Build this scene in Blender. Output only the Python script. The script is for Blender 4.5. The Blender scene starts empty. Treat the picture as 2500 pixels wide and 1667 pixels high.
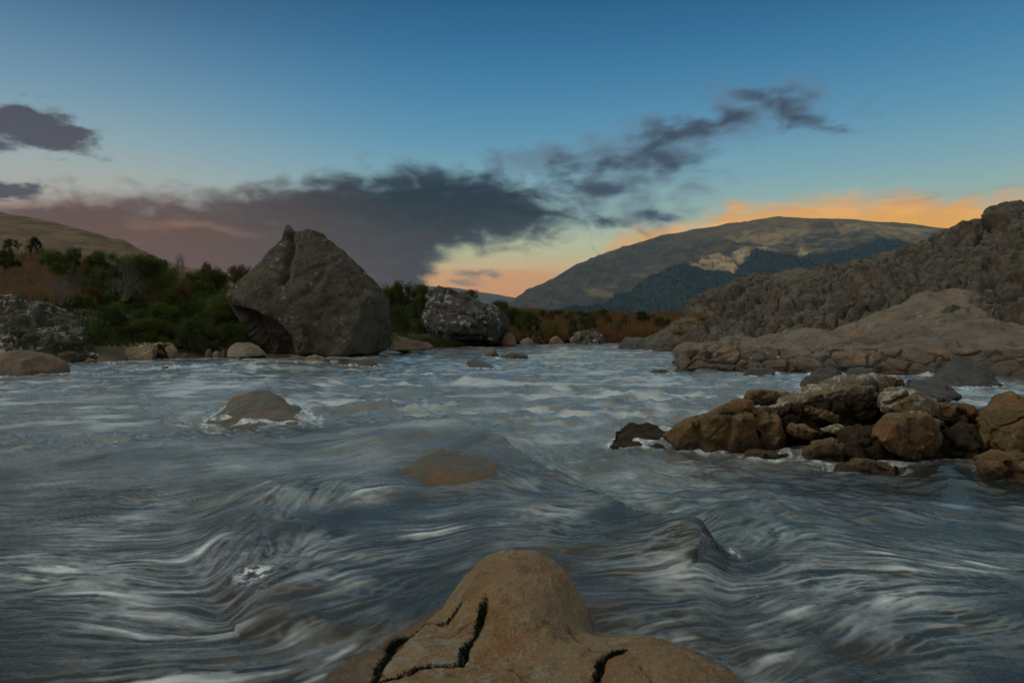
import bpy, bmesh, math, random
import numpy as np
from mathutils import Vector
R = math.radians
random.seed(7)
rng = np.random.default_rng(11)
C = bpy.context.scene.collection
SC = bpy.context.scene

# ------------------------------------------------------------------ camera
F, HOR, CAMZ, CX = 1667.0, 800.0, 0.9, 1250.0      # focal length / horizon row in 2500 px photo units
cam_d = bpy.data.cameras.new('camera')
cam = bpy.data.objects.new('camera', cam_d); C.objects.link(cam)
cam_d.sensor_width = 36; cam_d.lens = 36 * F / 2500.0
cam_d.shift_y = -(833.5 - HOR) / 2500.0
cam_d.clip_start = 0.05; cam_d.clip_end = 30000
cam.location = (0, 0, CAMZ); cam.rotation_euler = (R(90), 0, 0)
SC.camera = cam
SC.view_settings.view_transform = 'Standard'; SC.view_settings.look = 'None'
SC.view_settings.gamma = 1; SC.view_settings.exposure = 0.12
SC.cycles.transparent_max_bounces = 12

def s2l(c):
    return tuple((x/255/12.92 if x/255 <= .04045 else ((x/255+.055)/1.055)**2.4) for x in c)

# ------------------------------------------------------------------ node helper
class NB:
    def __init__(s, nt): s.nt = nt
    def n(s, t, **kw):
        n = s.nt.nodes.new(t)
        for k, v in kw.items(): setattr(n, k, v)
        return n
    def put(s, sock, v):
        if v is None: return
        if isinstance(v, bpy.types.NodeSocket): s.nt.links.new(v, sock)
        else: sock.default_value = v
    def m(s, op, a, b=None, c=None, clamp=False):
        n = s.n('ShaderNodeMath', operation=op); n.use_clamp = clamp
        s.put(n.inputs[0], a); s.put(n.inputs[1], b); s.put(n.inputs[2], c)
        return n.outputs[0]
    def mix(s, f, a, b, blend='MIX'):
        n = s.n('ShaderNodeMix', data_type='RGBA', blend_type=blend)
        def col(v): return (*v, 1) if isinstance(v, tuple) and len(v) == 3 else v
        s.put(n.inputs[0], f); s.put(n.inputs[6], col(a)); s.put(n.inputs[7], col(b))
        return n.outputs[2]
    def ss(s, x, lo, hi, to0=0.0, to1=1.0):
        n = s.n('ShaderNodeMapRange', interpolation_type='SMOOTHSTEP')
        s.put(n.inputs[0], x); s.put(n.inputs[1], lo); s.put(n.inputs[2], hi); s.put(n.inputs[3], to0); s.put(n.inputs[4], to1)
        return n.outputs[0]
    def comb(s, x, y, z=0.0):
        n = s.n('ShaderNodeCombineXYZ'); s.put(n.inputs[0], x); s.put(n.inputs[1], y); s.put(n.inputs[2], z); return n.outputs[0]
    def sep(s, v):
        n = s.n('ShaderNodeSeparateXYZ'); s.put(n.inputs[0], v); return n.outputs
    def noise(s, v, scale, detail=4, rough=.5, dist=0.0, col=False):
        n = s.n('ShaderNodeTexNoise'); s.put(n.inputs['Vector'], v)
        n.inputs['Scale'].default_value = scale; n.inputs['Detail'].default_value = detail
        n.inputs['Roughness'].default_value = rough; n.inputs['Distortion'].default_value = dist
        return n.outputs[1] if col else n.outputs[0]
    def ramp(s, f, stops, interp='LINEAR'):
        n = s.n('ShaderNodeValToRGB'); r = n.color_ramp; r.interpolation = interp
        while len(r.elements) < len(stops): r.elements.new(.5)
        for e, (p, c) in zip(r.elements, stops): e.position = p; e.color = (*c, 1)
        s.put(n.inputs[0], f); return n.outputs[0]
    def curve(s, f, pts):
        n = s.n('ShaderNodeFloatCurve'); c = n.mapping.curves[0]
        n.mapping.use_clip = False
        pts = sorted(pts)
        c.points[0].location = pts[0]; c.points[1].location = pts[-1]
        for p in pts[1:-1]: c.points.new(*p)
        for p in c.points: p.handle_type = 'AUTO_CLAMPED'
        n.mapping.update(); s.put(n.inputs[1], f); return n.outputs[0]

# ------------------------------------------------------------------ world: sky and clouds by direction
SUN_EL, SUN_AZ = R(40), R(-104)         # azimuth measured from +Y towards +X
w = bpy.data.worlds.new("World"); SC.world = w; w.use_nodes = True
w.node_tree.nodes.clear(); b = NB(w.node_tree)
tc = b.n('ShaderNodeTexCoord').outputs['Generated']
x, y, z = b.sep(tc)[:3]
DEG = 180/math.pi
az = b.m('MULTIPLY', b.m('ARCTAN2', x, y), DEG)
el = b.m('MULTIPLY', b.m('ARCSINE', z), DEG)
def AE(px, py):
    dx, dz = (px-CX)/F, (HOR-py)/F
    return math.atan(dx)*DEG, math.atan(dz/math.sqrt(1+dx*dx))*DEG
PP = b.comb(b.m('MULTIPLY', az, .1), b.m('MULTIPLY', el, .2), 0.0)
nA = b.m('SUBTRACT', b.noise(PP, 1.7, 6, .58), .5)
nB = b.m('SUBTRACT', b.noise(b.comb(b.m('MULTIPLY', az, .1), b.m('MULTIPLY', el, .2), 7.3), 2.6, 7, .6), .5)
nC = b.m('SUBTRACT', b.noise(b.comb(b.m('MULTIPLY', az, .06), b.m('MULTIPLY', el, .3), 3.1), 4.0, 6, .6), .5)
nF = b.m('SUBTRACT', b.noise(b.comb(b.m('MULTIPLY', az, .07), b.m('MULTIPLY', el, .17), 1.3), 6.0, 4, .52), .5)
nG = b.m('ADD', b.m('MULTIPLY', nF, .7), b.m('MULTIPLY', b.m('SUBTRACT', b.noise(b.comb(b.m('MULTIPLY', az, .1), b.m('MULTIPLY', el, .16), 5.3), 3.2, 5, .52, .6), .5), 1.0))
def skyramp(pairs):                    # pairs: (py at centre column, sRGB)
    st = []
    for py, c in pairs:
        e = AE(CX, py)[1]
        st.append((min(max(e/60.0, 0), 1), s2l(c)))
    return st
e60 = b.m('DIVIDE', el, 60.0, clamp=True)
midc = skyramp([(800, (196,134,84)), (715, (212,154,98)), (680, (214,162,110)), (650, (205,180,132)), (600, (184,190,152)), (540, (152,178,164)),
                (450, (124,164,174)), (340, (92,146,174)), (230, (70,128,164)), (110, (50,108,148)), (-20, (34,88,128))])
midc += [(.47, s2l((122,148,148))), (.66, s2l((156,174,168))), (1.0, s2l((182,186,180)))]  # both ramps: sky above the frame brightened to lift the scene's light
lefc = skyramp([(800, (120,80,62)), (700, (150,112,90)), (560, (178,166,150)), (470, (160,170,166)), (400, (138,164,172)), (300, (110,146,168)),
                (200, (88,126,156)), (100, (66,104,136)), (-20, (46,84,118))])
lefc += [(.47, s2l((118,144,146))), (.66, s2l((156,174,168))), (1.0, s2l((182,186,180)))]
rampM = b.ramp(e60, midc, 'LINEAR'); rampL = b.ramp(e60, lefc, 'LINEAR')
sky = b.mix(b.ss(az, -34, -4), rampL, rampM)
# made-up tone for the unseen sky behind the camera, to light the scene
FILL_SKY = b.ss(b.m('ABSOLUTE', az), 62, 125)
# clouds -------------------------------------------------
AZW = b.m('ADD', az, b.m('MULTIPLY', nA, 5.0))
ELW = b.m('ADD', el, b.m('MULTIPLY', nB, 2.6))
a01 = b.m('DIVIDE', b.m('ADD', AZW, 50.0), 100.0)
def edge(pts, lim=30.0):
    return b.m('MULTIPLY', b.curve(a01, [((AE(p, 800)[0]+50)/100, (AE(p, q)[1]+10)/lim) for p, q in pts]), lim)
def band(top, bot, s0, s1, amp=1.0):
    T = b.m('SUBTRACT', edge(top), 10.0); Bt = b.m('SUBTRACT', edge(bot), 10.0)
    d = b.m('MINIMUM', b.m('SUBTRACT', T, ELW), b.m('SUBTRACT', ELW, Bt))
    d = b.m('ADD', d, b.m('MULTIPLY', nG, amp))
    return b.ss(d, s0, s1), d
def blobs(lst, n1=nB, amp=1.5, lo=-.1, hi=.75, strength=1.0):
    out = None
    for (px, py, ra, rb, ang) in lst:
        a0, e0 = AE(px, py); k = DEG/F
        ca, sa = math.cos(R(ang)), math.sin(R(ang))
        da = b.m('SUBTRACT', AZW, a0); de = b.m('SUBTRACT', ELW, e0)
        u = b.m('DIVIDE', b.m('ADD', b.m('MULTIPLY', da, ca), b.m('MULTIPLY', de, sa)), ra*k)
        v = b.m('DIVIDE', b.m('SUBTRACT', b.m('MULTIPLY', de, ca), b.m('MULTIPLY', da, sa)), rb*k)
        r = b.m('SUBTRACT', 1.0, b.m('SQRT', b.m('ADD', b.m('MULTIPLY', u, u), b.m('MULTIPLY', v, v))))
        out = r if out is None else b.m('SMOOTH_MAX', out, r, .35)
    out = b.m('ADD', out, b.m('MULTIPLY', n1, amp))
    return b.m('MULTIPLY', b.ss(out, lo, hi), strength)
# orange cloud bank behind the mountain
dO, dOd = band([(-900,900),(1400,700),(1500,585),(1560,560),(1650,535),(1750,512),(1800,492),(1900,487),(2000,474),(2100,470),(2200,466),(2350,463),(2450,464),(2560,480),(2700,500),(3600,900)],
            [(-900,960),(3600,960)], -.6, 1.5, 2.0)
oc = b.mix(b.ss(dOd, 0.0, 3.0), s2l((214,158,100)), s2l((232,166,66)))
oc = b.mix(b.m('MULTIPLY', b.ss(az, 26, 34), b.ss(b.m('ADD', b.m('ADD', el, b.m('MULTIPLY', nC, 3.5)), b.m('MULTIPLY', nB, 1.5)), 8.6, 9.4)), oc, s2l((158,124,104)))
oc = b.mix(b.ss(nC, -.05, .22, 0, .6), oc, s2l((252,186,92)))
sky = b.mix(b.m('MULTIPLY', dO, .96), sky, oc)
# low orange veil left of the mountain
veil = b.m('MULTIPLY', b.ss(b.m('ADD', el, b.m('MULTIPLY', nC, 1.6)), 5.2, 4.4), b.ss(az, -10, -2))
sky = b.mix(b.m('MULTIPLY', veil, .55), sky, s2l((206,146,98)))
puf = blobs([(1150,668,70,16,0),(1200,672,40,10,-8),(1120,690,60,12,0)], nF, 1.6)
sky = b.mix(b.m('MULTIPLY', puf, .75), sky, s2l((118,112,104)))
# faint tail and its darker lumps
tl = blobs([(1330,392,130,30,8),(1500,380,170,55,10),(1700,330,220,45,14),(1880,265,130,45,-10),(1480,470,170,60,5),(1610,530,90,24,4)], nG, 2.6, -.7, .8, .6)
sky = b.mix(tl, sky, s2l((96,112,130)))
td = blobs([(1390,412,105,28,10),(1480,400,80,20,0),(1455,468,105,24,4),(1380,450,70,24,0),(1650,322,95,24,12),(1760,303,90,20,14),(1640,385,110,28,-4),(1610,352,70,22,20),(1925,262,60,30,-25),(1880,245,60,22,-20),(1960,290,60,18,-10),(1615,527,42,14,4),(1500,545,60,14,-20)], nG, 2.7, -.55, 1.25, .95)
sky = b.mix(td, sky, s2l((56,68,82)))
# main dark mass
dM, dMd = band([(-900,470),(0,478),(100,470),(250,462),(400,464),(500,470),(600,458),(700,436),(800,420),(900,414),(1050,404),(1150,406),(1250,426),(1330,470),(1390,505),(1430,540),(1500,700),(1800,930),(3600,940)],
            [(-900,1000),(850,960),(980,800),(1020,700),(1060,660),(1090,632),(1150,612),(1230,604),(1290,590),(1350,575),(1400,555),(1440,548),(1500,800),(3600,960)], -.9, 1.6, 3.2)
lo_f = b.ss(b.m('ADD', el, b.m('MULTIPLY', nC, 7.0)), 11.5, 6.0)                      # toward the horizon
mc = b.mix(b.ss(b.m('ADD', az, b.m('MULTIPLY', nA, 14)), -27, -6), s2l((66,54,50)), s2l((20,31,40)))
warm = b.mix(b.ss(az, -30, -3), s2l((98,64,44)), s2l((42,38,42)))
mc = b.mix(lo_f, mc, warm)
mc = b.mix(b.ss(dMd, 2.4, .0, 0, .6), mc, b.mix(b.ss(az, -30, -10), s2l((112,96,92)), s2l((62,76,90))))
mc = b.mix(b.ss(b.m('ADD', nC, b.m('MULTIPLY', nG, .5)), .0, .22, 0, .35), mc, b.mix(b.ss(az, -30, -6), s2l((124,98,84)), s2l((58,70,84))))
pe = blobs([(170,494,130,14,-2),(470,555,170,22,-3),(20,486,60,12,0),(430,492,60,8,0)], nB, .9, 0, 1.2)
mc = b.mix(b.m('MULTIPLY', pe, .5), mc, s2l((160,118,88)))
sky = b.mix(b.m('MULTIPLY', dM, .97), sky, mc)
tlc = blobs([(30,300,90,40,0),(100,312,90,40,-14),(-120,300,150,40,0),(20,275,40,22,0),(8,456,56,20,0),(-80,450,60,20,0),(175,325,34,18,-50)], nF, 1.6, -.25, .3, .95)
sky = b.mix(tlc, sky, b.mix(b.ss(b.m('ADD', el, b.m('MULTIPLY', nF, 3)), 14.0, 16.5), s2l((74,70,78)), s2l((42,46,58))))
st = b.n('ShaderNodeTexSky', sky_type='NISHITA'); st.sun_disc = False; st.sun_elevation = SUN_EL; st.sun_rotation = SUN_AZ
st.altitude = 50; st.air_density = 1.0; st.dust_density = 1.0
sky = b.mix(FILL_SKY, sky, b.mix(b.ss(el, 5, 70), (.22, .19, .16), (.42, .44, .46)))
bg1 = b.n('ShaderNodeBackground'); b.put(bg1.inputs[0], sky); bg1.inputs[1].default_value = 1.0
bg2 = b.n('ShaderNodeBackground'); b.put(bg2.inputs[0], st.outputs[0]); bg2.inputs[1].default_value = 0.05
SKY_NISH = 0.03
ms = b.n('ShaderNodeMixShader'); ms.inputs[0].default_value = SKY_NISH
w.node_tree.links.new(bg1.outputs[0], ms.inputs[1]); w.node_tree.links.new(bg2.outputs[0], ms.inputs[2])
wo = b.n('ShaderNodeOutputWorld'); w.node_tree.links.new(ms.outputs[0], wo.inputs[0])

sl = bpy.data.lights.new('sun', 'SUN'); sl.energy = 1.1; sl.angle = R(26); sl.color = (1, .88, .74)
so = bpy.data.objects.new('sun', sl); C.objects.link(so)
sd = Vector((math.sin(SUN_AZ)*math.cos(SUN_EL), math.cos(SUN_AZ)*math.cos(SUN_EL), math.sin(SUN_EL)))
so.rotation_euler = sd.to_track_quat('Z', 'Y').to_euler()

# ------------------------------------------------------------------ numpy noise
_perm = rng.permutation(256).astype(np.int64); _perm = np.concatenate([_perm]*4)
_g = rng.normal(size=(256, 3)); _g /= np.linalg.norm(_g, axis=1)[:, None]
def _h(i, j, k): return _perm[(_perm[(_perm[i & 255] + j) & 511 & 255] + k) & 255]
def perlin(p):
    p = np.asarray(p, float); i = np.floor(p).astype(np.int64); f = p - i
    u = f*f*f*(f*(f*6-15)+10); out = np.zeros(len(p))
    for dx in (0, 1):
        wx = u[:, 0] if dx else 1-u[:, 0]
        for dy in (0, 1):
            wy = u[:, 1] if dy else 1-u[:, 1]
            for dz in (0, 1):
                wz = u[:, 2] if dz else 1-u[:, 2]
                g = _g[_h(i[:, 0]+dx, i[:, 1]+dy, i[:, 2]+dz)]
                out += wx*wy*wz*((f[:, 0]-dx)*g[:, 0] + (f[:, 1]-dy)*g[:, 1] + (f[:, 2]-dz)*g[:, 2])
    return out*1.6
def fbm(p, oc=4, lac=2.0, g=.5):
    s = 0; a = 1; p = np.asarray(p, float)
    for o in range(oc): s = s + a*perlin(p*lac**o + 17.3*o); a *= g
    return s
def ridged(p, oc=4, lac=2.0, g=.5):
    s = 0; a = 1
    for o in range(oc): s = s + a*(1-2*np.abs(perlin(p*lac**o + 31.7*o))); a *= g
    return s
_j = rng.random((256, 3))
def worley(p):
    i = np.floor(p).astype(np.int64); f1 = np.full(len(p), 9.); f2 = f1.copy()
    for dx in (-1, 0, 1):
        for dy in (-1, 0, 1):
            for dz in (-1, 0, 1):
                h = _h(i[:, 0]+dx, i[:, 1]+dy, i[:, 2]+dz)
                q = np.stack([i[:, 0]+dx, i[:, 1]+dy, i[:, 2]+dz], 1) + _j[h]
                d = np.sqrt(((p-q)**2).sum(1))
                m = d < f1; f2 = np.where(m, f1, np.minimum(f2, d)); f1 = np.where(m, d, f1)
    return f1, f2
def sstep(x, a, b_):
    t = np.clip((x-a)/(b_-a), 0, 1); return t*t*(3-2*t)
def P(px, py, Y): return np.array([(px-CX)/F*Y, Y, CAMZ-(py-HOR)/F*Y])
def W(px, py, z=0.0):
    Y = (CAMZ-z)*F/(py-HOR); return np.array([(px-CX)/F*Y, Y])
def inpoly(x, y, poly):
    c = np.zeros(x.shape, bool); n = len(poly)
    for i in range(n):
        (x1, y1), (x2, y2) = poly[i], poly[(i+1) % n]
        k = ((y1 > y) != (y2 > y)) & (x < (x2-x1)*(y-y1)/((y2-y1)+1e-12)+x1)
        c ^= k
    return c
def segdist(x, y, poly, closed=False):
    d = np.full(x.shape, 1e9); n = len(poly)
    for i in range(n if closed else n-1):
        a, b_ = np.array(poly[i]), np.array(poly[(i+1) % n]); ab = b_-a
        t = np.clip(((x-a[0])*ab[0]+(y-a[1])*ab[1])/(ab@ab+1e-12), 0, 1)
        d = np.minimum(d, np.hypot(x-a[0]-t*ab[0], y-a[1]-t*ab[1]))
    return d

# ------------------------------------------------------------------ object helpers
def mesh_np(name, V, Fq, mat=None, smooth=True):
    me = bpy.data.meshes.new(name); V = np.asarray(V, np.float32); Fq = np.asarray(Fq, np.int32)
    k = Fq.shape[1]
    me.vertices.add(len(V)); me.vertices.foreach_set('co', V.ravel())
    me.loops.add(Fq.size); me.loops.foreach_set('vertex_index', Fq.ravel())
    me.polygons.add(len(Fq)); me.polygons.foreach_set('loop_start', np.arange(0, Fq.size, k, dtype=np.int32))
    me.polygons.foreach_set('use_smooth', np.full(len(Fq), smooth))
    me.update(calc_edges=True); me.validate()
    if mat: me.materials.append(mat)
    return me
def obj(name, me, parent=None, **props):
    o = bpy.data.objects.new(name, me); C.objects.link(o)
    if parent: o.parent = parent
    for k, v in props.items(): o[k] = v
    return o
def tag(o, label, cat, group=None):
    o['label'] = label; o['category'] = cat
    if group: o['group'] = group
    return o
def attr(me, name, data):
    a = me.attributes.new(name, 'FLOAT', 'POINT'); a.data.foreach_set('value', np.asarray(data, np.float32))
def attrc(me, name, data):
    a = me.attributes.new(name, 'FLOAT_COLOR', 'POINT'); d = np.ones((len(data), 4), np.float32); d[:, :3] = data
    a.data.foreach_set('color', d.ravel())
def gridfaces(n, m):
    i = np.arange(n*m).reshape(n, m)
    return np.stack([i[:-1, :-1], i[:-1, 1:], i[1:, 1:], i[1:, :-1]], -1).reshape(-1, 4)
def vnorm(V, Fq):
    n = np.zeros_like(V); k = Fq.shape[1]
    fn = np.cross(V[Fq[:, 2]]-V[Fq[:, 0]], V[Fq[:, -1]]-V[Fq[:, 1]])
    for c in range(k): np.add.at(n, Fq[:, c], fn)
    return n/np.maximum(np.linalg.norm(n, axis=1), 1e-9)[:, None]

# ------------------------------------------------------------------ materials
def newmat(name):
    m = bpy.data.materials.new(name); m.use_nodes = True; m.node_tree.nodes.clear()
    nb = NB(m.node_tree); out = nb.n('ShaderNodeOutputMaterial'); return m, nb, out
def rock_mat(name, c1, c2, c3, sc=1.0, lich=None, la=.1, rust=None, ra=.3, bump=.5, wetz=None, speck=.25, rough=.85, moss=None, ma=.3, wetdark=.35, spec=.4):
    m, nb, out = newmat(name)
    geo = nb.n('ShaderNodeNewGeometry'); P_ = geo.outputs['Position']
    n1 = nb.noise(P_, 1.2*sc, 6, .6, .4); n2 = nb.noise(P_, 5*sc, 6, .65); n3 = nb.noise(P_, 32*sc, 5, .65)
    col = nb.mix(nb.ss(n1, .35, .65), c1, c2)
    col = nb.mix(nb.ss(n2, .5, .72), col, c3)
    if rust: col = nb.mix(nb.m('MULTIPLY', nb.ss(nb.noise(P_, 2.3*sc, 5, .6, .6), .58-ra*.3, .75-ra*.3), .85), col, rust)
    if moss: col = nb.mix(nb.m('MULTIPLY', nb.ss(nb.noise(P_, 3.1*sc, 7, .7, .3), .62-ma*.3, .72-ma*.3), .85), col, moss)
    col = nb.mix(nb.ss(n3, .35, .7, 0, speck), col, nb.mix(.5, col, (0.0, 0.0, 0.0)))
    n4 = nb.noise(P_, 60*sc, 3, .6)
    col = nb.mix(nb.ss(n4, .56, .72, 0, speck), col, nb.mix(.45, col, (.75, .72, .62)))
    if lich:
        vo = nb.n('ShaderNodeTexVoronoi'); nb.put(vo.inputs['Vector'], nb.noise(P_, 2*sc, 3, .6, col=True)); 
        f = nb.ss(nb.m('ADD', nb.noise(P_, 7*sc, 7, .72), nb.m('MULTIPLY', nb.noise(P_, 1.3*sc, 2, .5), .5)), .98-la, 1.03-la)
        col = nb.mix(nb.m('MULTIPLY', f, .8), col, lich)
    rg = nb.ss(n2, .3, .7, rough-.1, rough+.1)
    if wetz is not None:
        zz = nb.sep(P_)[2]
        wf = nb.ss(nb.m('ADD', zz, nb.m('MULTIPLY', nb.m('SUBTRACT', n2, .5), .25*wetz[1])), wetz[0]+wetz[1]*.5, wetz[0]-wetz[1]*.5)
        col = nb.mix(nb.m('MULTIPLY', wf, 1-wetdark), col, nb.mix(.85, col, (0.004, 0.004, 0.003)))
        rg = nb.m('SUBTRACT', rg, nb.m('MULTIPLY', wf, .52))
    pr = nb.n('ShaderNodeBsdfPrincipled'); nb.put(pr.inputs['Base Color'], col); nb.put(pr.inputs['Roughness'], rg)
    pr.inputs['Specular IOR Level'].default_value = spec
    bp = nb.n('ShaderNodeBump'); bp.inputs['Strength'].default_value = min(1, bump*1.3); bp.inputs['Distance'].default_value = .11/sc
    h = nb.m('ADD', nb.m('MULTIPLY', nb.noise(P_, 8*sc, 10, .72), 1.0), nb.m('MULTIPLY', nb.noise(P_, 40*sc, 5, .65), .45))
    nb.put(bp.inputs['Height'], h); nb.put(pr.inputs['Normal'], bp.outputs[0])
    nb.put(out.inputs[0], pr.outputs[0]); return m

def leaf_mat(name, c1, c2, trans=.25):
    m, nb, out = newmat(name)
    a = nb.n('ShaderNodeAttribute'); a.attribute_name = 'tint'
    oi = nb.n('ShaderNodeObjectInfo').outputs['Random']
    col = nb.mix(a.outputs['Fac'], c1, c2)
    hs = nb.n('ShaderNodeHueSaturation'); nb.put(hs.inputs['Color'], col)
    nb.put(hs.inputs['Hue'], nb.ss(oi, 0, 1, .485, .52)); nb.put(hs.inputs['Value'], nb.ss(oi, 0, 1, .7, 1.35))
    d = nb.n('ShaderNodeBsdfDiffuse'); nb.put(d.inputs[0], hs.outputs[0])
    t = nb.n('ShaderNodeBsdfTranslucent'); nb.put(t.inputs[0], hs.outputs[0])
    mx = nb.n('ShaderNodeMixShader'); mx.inputs[0].default_value = trans
    nb.put(mx.inputs[1], d.outputs[0]); nb.put(mx.inputs[2], t.outputs[0]); nb.put(out.inputs[0], mx.outputs[0]); return m
def plain_mat(name, c1, c2, sc=5, rough=.9, bump=.3):
    m, nb, out = newmat(name)
    P_ = nb.n('ShaderNodeNewGeometry').outputs['Position']
    n = nb.noise(P_, sc, 6, .65)
    pr = nb.n('ShaderNodeBsdfPrincipled'); nb.put(pr.inputs['Base Color'], nb.mix(nb.ss(n, .35, .65), c1, c2)); pr.inputs['Roughness'].default_value = rough
    bp = nb.n('ShaderNodeBump'); bp.inputs['Strength'].default_value = bump; nb.put(bp.inputs['Height'], n); nb.put(pr.inputs['Normal'], bp.outputs[0])
    nb.put(out.inputs[0], pr.outputs[0]); return m

M_boulder = rock_mat('boulder_stone', (.055,.050,.034), (.105,.096,.074), (.022,.020,.013), .9, lich=(.34,.34,.30), la=.09, rust=(.12,.075,.035), ra=.22, bump=.9, wetz=(.15,.35), moss=(.07,.07,.03), ma=.35)
M_boulder2 = rock_mat('lichen_boulder_stone', (.055,.053,.044), (.085,.08,.068), (.035,.033,.026), .55, lich=(.42,.42,.38), la=.17, bump=.9, wetz=(.1,.3), moss=(.06,.065,.03), ma=.35)
M_brown = rock_mat('brown_stone', (.15,.11,.07), (.20,.155,.105), (.10,.07,.045), 1.0, lich=(.5,.47,.40), la=.07, rust=(.26,.13,.05), ra=.25, bump=.6, wetz=(.10,.14))
M_pale = rock_mat('pale_slab_stone', (.15,.13,.085), (.19,.17,.115), (.11,.09,.055), 1.0, lich=(.45,.42,.33), la=.05, bump=.4, wetz=(.02,.08))
M_spotted = rock_mat('lichen_spotted_stone', (.21,.15,.085), (.26,.20,.12), (.10,.085,.05), 1.2, lich=(.66,.64,.55), la=.13, rust=(.24,.13,.045), ra=.3, bump=.7, wetz=(.12,.2))
M_mossy = rock_mat('mossy_ledge_stone', (.11,.10,.075), (.15,.135,.10), (.035,.035,.022), 1.0, lich=(.50,.48,.42), la=.15, moss=(.03,.035,.015), ma=.75, bump=.9)
M_outcrop = rock_mat('conglomerate_stone', (.075,.066,.048), (.15,.13,.098), (.032,.028,.018), .9, lich=(.40,.39,.34), la=.07, rust=(.16,.10,.05), ra=.12, moss=(.07,.07,.035), ma=.3, bump=1.0, wetz=(.15,.3))
M_shelf = rock_mat('shelf_stone', (.115,.10,.074), (.18,.155,.115), (.075,.058,.038), .8, lich=(.38,.35,.29), la=.07, rust=(.24,.14,.07), ra=.25, bump=.55, wetz=(.22,.24), wetdark=.5)
M_pile = rock_mat('golden_brown_stone', (.14,.090,.034), (.23,.155,.065), (.05,.034,.016), 2.2, lich=(.42,.40,.28), la=.09, rust=(.24,.10,.03), ra=.35, moss=(.10,.095,.03), ma=.3, bump=.8, wetz=(.08,.10))
M_pilegrey = rock_mat('lichened_slab_stone', (.16,.135,.09), (.21,.18,.125), (.10,.075,.04), 2.2, lich=(.46,.44,.33), la=.2, rust=(.22,.14,.06), ra=.3, moss=(.12,.12,.045), ma=.25, bump=.7, wetz=(.1,.1))
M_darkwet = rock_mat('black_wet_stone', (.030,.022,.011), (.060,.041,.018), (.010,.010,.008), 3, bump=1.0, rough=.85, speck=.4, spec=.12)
M_fore = rock_mat('ochre_stone', (.33,.195,.072), (.36,.26,.13), (.16,.10,.048), 3, lich=(.33,.31,.23), la=.15, rust=(.29,.14,.045), ra=.28, bump=.75, speck=.6, wetz=(.05,.05), rough=.4)
M_wet = rock_mat('wet_grey_stone', (.045,.044,.038), (.085,.076,.062), (.10,.068,.036), 1.4, bump=.9, rough=.5)
M_moss = leaf_mat('black_green_moss', (.006,.009,.009), (.022,.034,.018), .1)

# ------------------------------------------------------------------ rocks
DG = bpy.context.evaluated_depsgraph_get
def hull_rock(name, hulls, mat, label, cat='rock', voxel=.05, smooth=4, disp=(), group=None, world=False, carve=None, cuts=0, cd=.16, flat=False):
    bm = bmesh.new()
    for h in hulls:
        bb = bmesh.new()
        for p in h:
            q = p if world else P(*p)
            bb.verts.new(q)
        r = bmesh.ops.convex_hull(bb, input=bb.verts)
        bmesh.ops.delete(bb, geom=[v for v in bb.verts if not v.link_faces], context='VERTS')
        tmp = bpy.data.meshes.new('t'); bb.to_mesh(tmp); bb.free(); bm.from_mesh(tmp); bpy.data.meshes.remove(tmp)
    bmesh.ops.recalc_face_normals(bm, faces=bm.faces)
    me = bpy.data.meshes.new(name); bm.to_mesh(me); bm.free()
    o = bpy.data.objects.new(name, me); C.objects.link(o)
    md = o.modifiers.new('r', 'REMESH'); md.mode = 'VOXEL'; md.voxel_size = voxel
    if smooth:
        sm = o.modifiers.new('s', 'SMOOTH'); sm.iterations = smooth; sm.factor = .6
    me2 = bpy.data.meshes.new_from_object(o.evaluated_get(DG())); o.modifiers.clear(); o.data = me2; bpy.data.meshes.remove(me)
    me2.name = name
    n = len(me2.vertices); V = np.empty(n*3); me2.vertices.foreach_get('co', V); V = V.reshape(-1, 3)
    Nn = np.empty(n*3); me2.vertex_normals.foreach_get('vector', Nn); Nn = Nn.reshape(-1, 3)
    seed = (hash(label) % 1000)*0 + sum(map(ord, label))*.137
    if cuts:
        rs = np.random.default_rng(int(seed*10)); cen = V.mean(0)
        for _ in range(cuts):
            nn_ = rs.normal(size=3); nn_[2] = nn_[2]*.7+.25; nn_[1] -= .3; nn_[2] = min(nn_[2], .1) if flat else nn_[2]; nn_ /= np.linalg.norm(nn_)
            pr_ = (V-cen)@nn_; d_ = pr_.max()*(1-rs.uniform(.03, cd)); V = V-nn_*np.maximum(pr_-d_, 0)[:, None]*.96
    D = np.zeros(n)
    for kind, sc, amp in disp:
        q = V*sc + seed
        if kind == 'f': D += amp*fbm(q, 4)
        elif kind == 'r': D += amp*(ridged(q, 4)-1)
        elif kind == 'w':
            f1, f2 = worley(q + .35*np.stack([perlin(q*1.3), perlin(q*1.3+9), perlin(q*1.3+5)], 1)); D += amp*(.5-f1)
        elif kind == 'c':      # cracks between cells
            f1, f2 = worley(q + .4*np.stack([perlin(q*1.1), perlin(q*1.1+9), perlin(q*1.1+5)], 1)); D -= amp*(1-sstep(f2-f1, 0, .09))
        elif kind == 'p':      # planar facets
            f1, f2 = worley(q); D += amp*np.round(perlin(q*.7)*3)/3
    if carve is not None: D += carve(V)
    V = V + Nn*D[:, None]
    c = V.mean(0).copy(); c[2] = V[:, 2].min()
    V -= c; o.location = c
    me2.vertices.foreach_set('co', V.astype(np.float32).ravel())
    me2.polygons.foreach_set('use_smooth', np.ones(len(me2.polygons), bool)); me2.update()
    me2.materials.clear(); me2.materials.append(mat)
    return tag(o, label, cat, group)
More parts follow.
